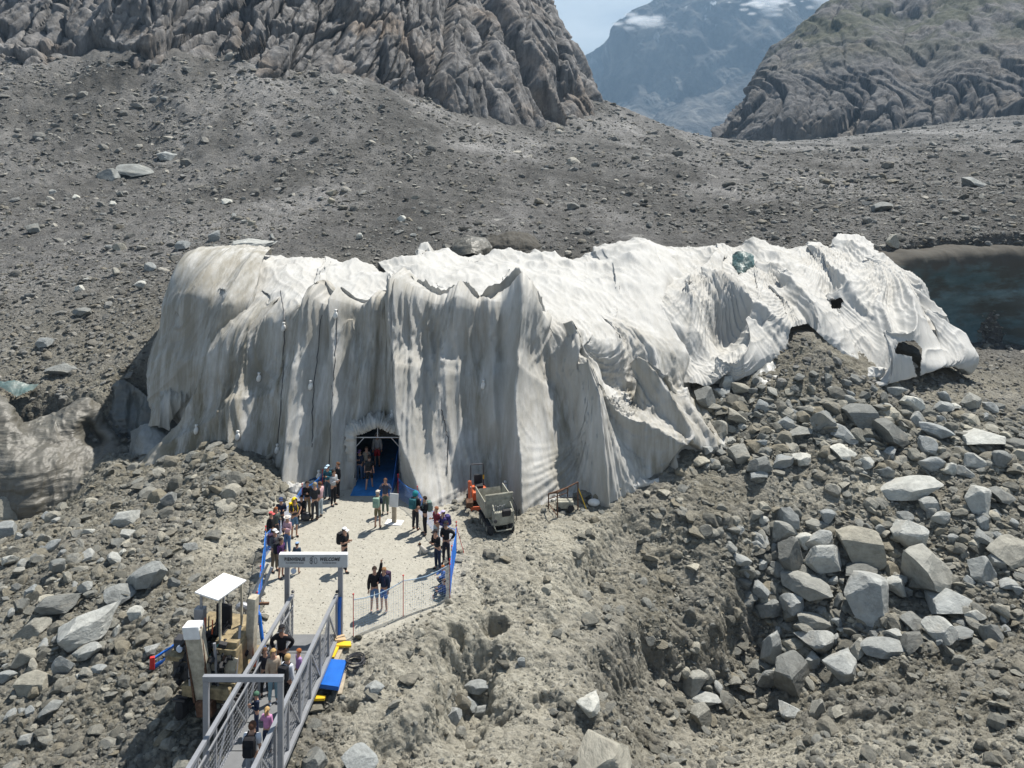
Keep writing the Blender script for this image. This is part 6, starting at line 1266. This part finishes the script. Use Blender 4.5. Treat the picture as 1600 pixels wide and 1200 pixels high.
    fc = MB().ball(hd+Vector((0, -.105*s, -.005*s)), (.028*s, .04*s, .05*s), sub=1).ball(hd+Vector((-.088*s, 0, 0)), (.02*s, .045*s, .06*s), sub=1).ball(hd+Vector((.088*s, 0, 0)), (.02*s, .045*s, .06*s), sub=1)
    for q in 'lr':                        # palms with five separate bent fingers
        w, hn, el = V['wr'+q], V['hn'+q], V['el'+q]; d = (hn-w).normalized(); n = Vector((0, -.6, .2)).cross(d).normalized(); m_ = d.cross(n)
        fc.tube([w, w.lerp(hn, .9)], [.026*s, .034*s], 6)
        for k, ln in enumerate((.072, .08, .076, .06)):
            b0 = w.lerp(hn, .85)+n*((k-1.5)*.019*s); b1 = b0+d*ln*.55*s+m_*.006*s; b2 = b1+(d*.6+m_*.8).normalized()*ln*.45*s; fc.tube([b0, b1, b2], [.0095*s, .0085*s, .006*s], 5)
        b0 = w.lerp(hn, .25)+n*.03*s; fc.tube([b0, b0+(d+n*.8).normalized()*.035*s, b0+(d*1.3+n*.5).normalized()*.07*s], [.011*s, .0095*s, .007*s], 5)
    fc.build('hands_and_face', cmat(skin, 'skin'), root, smooth=True)
    ey = MB().ball(hd+Vector((-.032*s, -.098*s, .02*s)), (.02*s, .012*s, .012*s), sub=1).ball(hd+Vector((.032*s, -.098*s, .02*s)), (.02*s, .012*s, .012*s), sub=1).ball(hd+Vector((0, -.096*s, -.05*s)), (.045*s, .012*s, .012*s), sub=1); ey.build('eyes_and_mouth', cmat((.08, .03, .025), 'feature'), root)
    c0 = hd+Vector((0, .014*s, .035*s))
    if not bald: MB().ball(c0, (.205*s, .235*s, .215*s), sub=2, cut=lambda p: (p.y < -.35 and p.z < .35) or p.z < -.75).build('hair', cmat(hair, 'hair'), root, smooth=True)
    if longhair == 'pony': MB().tube([c0+Vector((0, .1*s, .06*s)), c0+Vector((0, .17*s, 0)), c0+Vector((0, .15*s, -.18*s))], [.03*s, .04*s, .015*s], 7).build('ponytail', cmat(hair, 'hair'), root, smooth=True)
    elif longhair: MB().tube([c0+Vector((0, .03*s, .0)), c0+Vector((0, .08*s, -.12*s)), c0+Vector((0, .10*s, -.30*s))], [.10*s, .095*s, .05*s], 10).build('long_hair', cmat(hair, 'hair'), root, smooth=True)
    if cap:
        if capkind == 'cap': ck = MB().ball(c0+Vector((0, 0, .012*s)), (.225*s, .25*s, .215*s), sub=2, cut=lambda p: p.z < .15).build('cap', cmat(cap, 'hat'), root, smooth=True); MB().box(c0+Vector((0, -.155*s, .022*s)), (.15*s, .11*s, .012*s), (.25, 0, 0)).build('visor', cmat(cap, 'hat'), ck)
        elif capkind == 'beanie': MB().ball(c0+Vector((0, -.008*s, .01*s)), (.235*s, .265*s, .25*s), sub=2, cut=lambda p: p.z < -.1).build('beanie', cmat(cap, 'hat'), root, smooth=True)
        elif capkind == 'brim': MB().ball(c0+Vector((0, 0, .012*s)), (.225*s, .25*s, .215*s), sub=2, cut=lambda p: p.z < .15).tube([c0+Vector((0, 0, .03*s)), c0+Vector((0, 0, .045*s))], .17*s, 16).build('sun_hat', cmat(cap, 'hat'), root)
        elif capkind == 'hood': MB().ball(c0+Vector((0, .015*s, -.01*s)), (.27*s, .29*s, .31*s), sub=2, cut=lambda p: p.y < -.55 and p.z < .45).build('hood', cmat(cap, 'hat'), root, smooth=True)
    if pack:
        bc = V['chs'].lerp(V['shc'], .3)+Vector((0, .21*s, -.03*s)); pk = MB().box(bc, (.31*s, .2*s, .46*s), bev=.06*s).box(bc+Vector((0, .1*s, -.08*s)), (.24*s, .08*s, .24*s), bev=.03*s).build('backpack', cmat(pack, 'pack'), root, smooth=False)
        for sg in (-1, 1): MB().tube([bc+Vector((sg*.1*s, -.08*s, .2*s)), V['shc']+Vector((sg*.10*s, -.02*s, .105*s)), V['chs']+Vector((sg*.11*s, -.14*s, .05*s)), V['wst']+Vector((sg*.12*s, -.06*s, .02*s))], .018*s, 5).build('strap', cmat(pack, 'pack'), pk)
    return root
BK, NV, GY, KH, DN, WH = (.015, .015, .018), (.02, .03, .06), (.18, .19, .20), (.26, .21, .13), (.08, .13, .22), (.62, .63, .65)
def G(u, v): return GP(u, v)
def DK(u, v_head, D, hgt): x = (u-800)/FPX*D; return (x, D, rz(D)-1.40)
P = person
BLOND, BRN, DKH, GING = (.42, .28, .12), (.12, .06, .03), (.03, .02, .015), (.35, .12, .04)
P(G(562,752), 1.68, -10, 'person in navy jumper, jeans and purple cap at the left of the tunnel mouth', NV, DN, ('cross', 'cross'), cap=(.2, .12, .3), fem=True, shoes=WH)
P((-7.75, 42.6, 0.04), 1.72, 0, 'woman with long hair and grey vest just inside the tunnel mouth', (.25, .22, .18), DN, ('down', 'strap'), hair=BRN, longhair=True, fem=True)
P(G(577,766), 1.8, 175, 'person with black backpack and black shorts walking up the blue mat', BK, BK, ('down', 'down'), 'walk', shorts=True, sleeves=False, pack=(.02, .02, .022), cap=BK, shoes=(.3, .25, .15))
P((-7.45, 44.2, 0.04), 1.85, 5, 'person in pale hooded top and red shorts standing in the dark tunnel', (.5, .48, .45), (.5, .02, .03), ('down', 'down'), shorts=True, cap=(.5, .48, .45), capkind='hood')
P(G(528,777), 1.8, -60, 'person in plain black standing nearest the hem left of the tunnel', BK, BK, ('phone', 'down'), hair=BRN)
P(G(512,781), 1.72, -20, 'person in teal jacket and pale blue cap at the left group by the tunnel', (.03, .12, .16), (.05, .08, .11), ('phone', 'phone'), cap=(.45, .6, .75), pack=(.03, .05, .07))
P(G(521,791), 1.78, 60, 'person in light grey hoodie and black trousers looking at a phone', (.36, .38, .40), BK, ('phone', 'phone'), hair=DKH)
P(G(480,810), 1.78, 30, 'person in black jacket and beige trousers in the chatting trio', BK, (.34, .27, .18), ('phone', 'down'), hair=DKH)
P(G(492,815), 1.84, -150, 'dark clothed person with greying hair in the middle of the chatting trio', (.03, .03, .035), (.04, .04, .045), ('phone', 'phone'), hair=(.3, .24, .16))
P(G(500,810), 1.74, -120, 'person in pale pink jacket and light jeans in the chatting trio', (.55, .36, .38), (.38, .44, .48), ('cross', 'down'), hair=BRN)
P(G(460,841), 1.8, 40, 'person in bright yellow hood, denim shorts and dark backpack', (.04, .04, .045), (.10, .18, .28), ('phone', 'hip'), shorts=True, sleeves=False, cap=(.8, .56, .01), capkind='hood', pack=(.8, .56, .01), shoes=(.05, .04, .03))
P(G(471,812), 1.7, 10, 'crouching person in black behind the yellow hooded person', BK, (.05, .05, .06), ('knee', 'knee'), 'crouch', hair=DKH)
P(G(439,838), 1.76, 20, 'person in navy jacket and navy cap behind the left net group', NV, (.05, .05, .06), ('phone', 'phone'), cap=(.03, .05, .12))
P(G(431,852), 1.7, 50, 'person with chestnut hair and grey green fleece in the left net group', (.09, .11, .10), (.05, .05, .06), ('down', 'phone'), hair=(.22, .08, .03), longhair=True, fem=True)
P(G(423,858), 1.66, 70, 'person in black top and red cap nearest the left net', BK, BK, ('down', 'down'), cap=(.55, .10, .10))
P(G(429,893), 1.8, 55, 'man in grey jacket, khaki trousers and white cap with dark backpack', (.10, .105, .115), (.16, .13, .09), ('phone', 'phone'), cap=(.6, .6, .6), pack=(.05, .03, .06))
P(G(439,903), 1.68, 65, 'woman in purple jacket and black shorts left of the welcome board', (.08, .03, .10), BK, ('phone', 'down'), hair=DKH, shorts=True, pack=BK, fem=True, skin=SK2)
P(G(449,866), 1.68, -20, 'person in pink checked shirt, jeans and pale sun hat', (.5, .32, .36), (.07, .13, .25), ('phone', 'phone'), cap=(.6, .55, .5), capkind='brim', fem=True)
P(G(464,896), 1.32, 170, 'child in dark top and light blue cap seen above the welcome board', (.05, .08, .12), (.10, .10, .10), ('down', 'down'), shorts=True, cap=(.25, .38, .6), skin=SK1)
P(G(538,893), 1.82, 60, 'man in black polo and white cap striding with a camera', BK, (.03, .03, .035), ('phone', 'phone'), 'walk', sleeves=False, cap=(.75, .75, .76), pack=BK, hair=DKH)
P(G(590,827), 1.76, 170, 'person with pale green backpack, navy top and khaki shorts', NV, (.16, .14, .08), ('phone', 'phone'), shorts=True, pack=(.22, .33, .26), hair=(.35, .3, .25), cap=(.55, .5, .42))
P(G(602,804), 1.74, 5, 'person in checked shirt and green trousers raising a phone to take a photo', (.05, .06, .10), (.09, .12, .09), ('photo', 'photo'), hair=BRN)
P(G(649,829), 1.8, 150, 'person in black with teal beanie in the pair right of the notice', BK, (.03, .03, .035), ('phone', 'phone'), cap=(.02, .2, .22), capkind='hood', pack=(.03, .12, .14))
P(G(664,836), 1.76, -70, 'person in black with grey green backpack in the pair right of the notice', BK, BK, ('phone', 'phone'), hair=DKH, pack=(.14, .2, .18))
P(G(682,852), 1.74, -50, 'person in maroon vest and light jeans by the right net', (.14, .02, .035), (.36, .42, .46), ('phone', 'down'), hair=(.25, .1, .05), sleeves=False)
P(G(695,857), 1.7, -60, 'person with lilac cap and navy hooded jacket leaning by the right net', (.05, .04, .14), NV, ('phone', 'phone'), cap=(.45, .4, .6), pack=(.06, .05, .16), lean=.08)
P(G(697,881), 1.8, -10, 'tall person in black hoodie between the lilac cap and the bending man', BK, (.03, .028, .035), ('phone', 'hip'), hair=(.2, .06, .04), cap=BK)
P(G(684,891), 1.76, -40, 'man in black jacket and cap bending over his phone near the dog', BK, NV, ('phone', 'phone'), cap=BK, lean=.12)
P(G(692,917), 1.25, -60, 'child in blue checked top squatting under the right net', (.05, .12, .38), NV, ('knee', 'knee'), 'crouch', hair=GING)
P(G(694,935), 1.3, -80, 'child in dark blue top sitting at the near corner of the right net', (.03, .06, .22), (.04, .05, .08), ('knee', 'knee'), 'sit', hair=BRN, shoes=(.5, .5, .5))
P(G(585,958), 1.76, 15, 'left one of the couple, black hoodie and denim shorts, one arm raised', BK, (.12, .2, .34), ('down', 'raise'), hair=DKH, shorts=True, shoes=GY)
P(G(600,957), 1.72, -25, 'right one of the couple, navy jacket, blue shorts and dark backpack', NV, (.06, .14, .4), ('phone', 'down'), hair=(.25, .14, .07), shorts=True, pack=(.05, .03, .06), shoes=GY)
P(DK(440,981,26.0,0), 1.82, 0, 'man in black jacket and black cap at the far end of the footbridge', BK, (.02, .02, .025), ('hip', 'hip'), cap=BK, skin=SK2, hair=DKH)
P(DK(427,1015,24.8,0), 1.68, 30, 'woman with long blond hair and beige jumper on the footbridge', (.48, .38, .28), (.22, .34, .40), ('down', 'down'), hair=BLOND, longhair=True, fem=True, shoes=WH)
P(DK(414,1025,25.2,0), 1.5, 30, 'child in dark jacket half hidden by the woman in the beige jumper', (.03, .03, .04), BK, ('down', 'down'), hair=BRN)
P(DK(449,1022,24.4,0), 1.72, 160, 'woman in white shirt with black backpack and blond bun on the footbridge', (.58, .6, .65), BK, ('down', 'rail'), hair=BLOND, pack=BK, fem=True)
P(DK(467,1021,25.3,0), 1.42, -60, 'ginger haired child in lilac top by the right rail of the footbridge', (.36, .22, .46), NV, ('down', 'down'), hair=GING)
P(DK(401,1076,23.3,0), 1.2, -60, 'small child in navy with green beanie at the left rail of the footbridge', (.02, .03, .06), (.03, .04, .08), ('phone', 'phone'), cap=(.07, .15, .10), capkind='beanie')
P(DK(417,1108,22.4,0), 1.3, 175, 'girl in pink top with blond ponytail under the steel frame', (.55, .25, .45), NV, ('down', 'rail'), hair=BLOND, longhair='pony', fem=True)
P(DK(394,1127,20.9,0), 1.82, 178, 'man in white shirt with black backpack in front on the footbridge', (.60, .62, .66), (.25, .28, .32), ('down', 'down'), hair=(.10, .05, .03), pack=BK, sleeves=False)
# the little dog
x, y, z = G(661, 866); dg = thing('dog', 'small brown and white dog sitting on the plaza near the bending man', 'dog', (x, y, z), R(-70))
skinned('body', [(0, .12, .14), (0, 0, .24), (0, -.10, .34), (0, -.16, .43), (0, -.27, .41), (-.06, -.12, .15), (-.06, -.14, .02), (.06, -.12, .15), (.06, -.14, .02), (-.08, .05, .05), (.08, .05, .05), (0, .28, .08)], [(0, 1), (1, 2), (2, 3), (3, 4), (2, 5), (5, 6), (2, 7), (7, 8), (0, 9), (0, 10), (0, 11)], [.09, .085, .07, .06, .028, .03, .02, .03, .02, .05, .05, .015], cmat((.5, .47, .42), 'fur'), dg)
MB().ball((0, -.15, .46), (.13, .15, .12), sub=2).ball((-.06, -.13, .5), (.03, .05, .1), sub=1).ball((.06, -.13, .5), (.03, .05, .1), sub=1).build('head_patch', cmat((.07, .035, .02), 'fur'), dg, smooth=True)
bpy.context.view_layer.update()
dg_ = bpy.context.evaluated_depsgraph_get()
for o, mt in _pend:
    me = bpy.data.meshes.new_from_object(o.evaluated_get(dg_)); me.name = o.name; o.modifiers.clear(); o.data = me; me.materials.clear(); me.materials.append(mt)
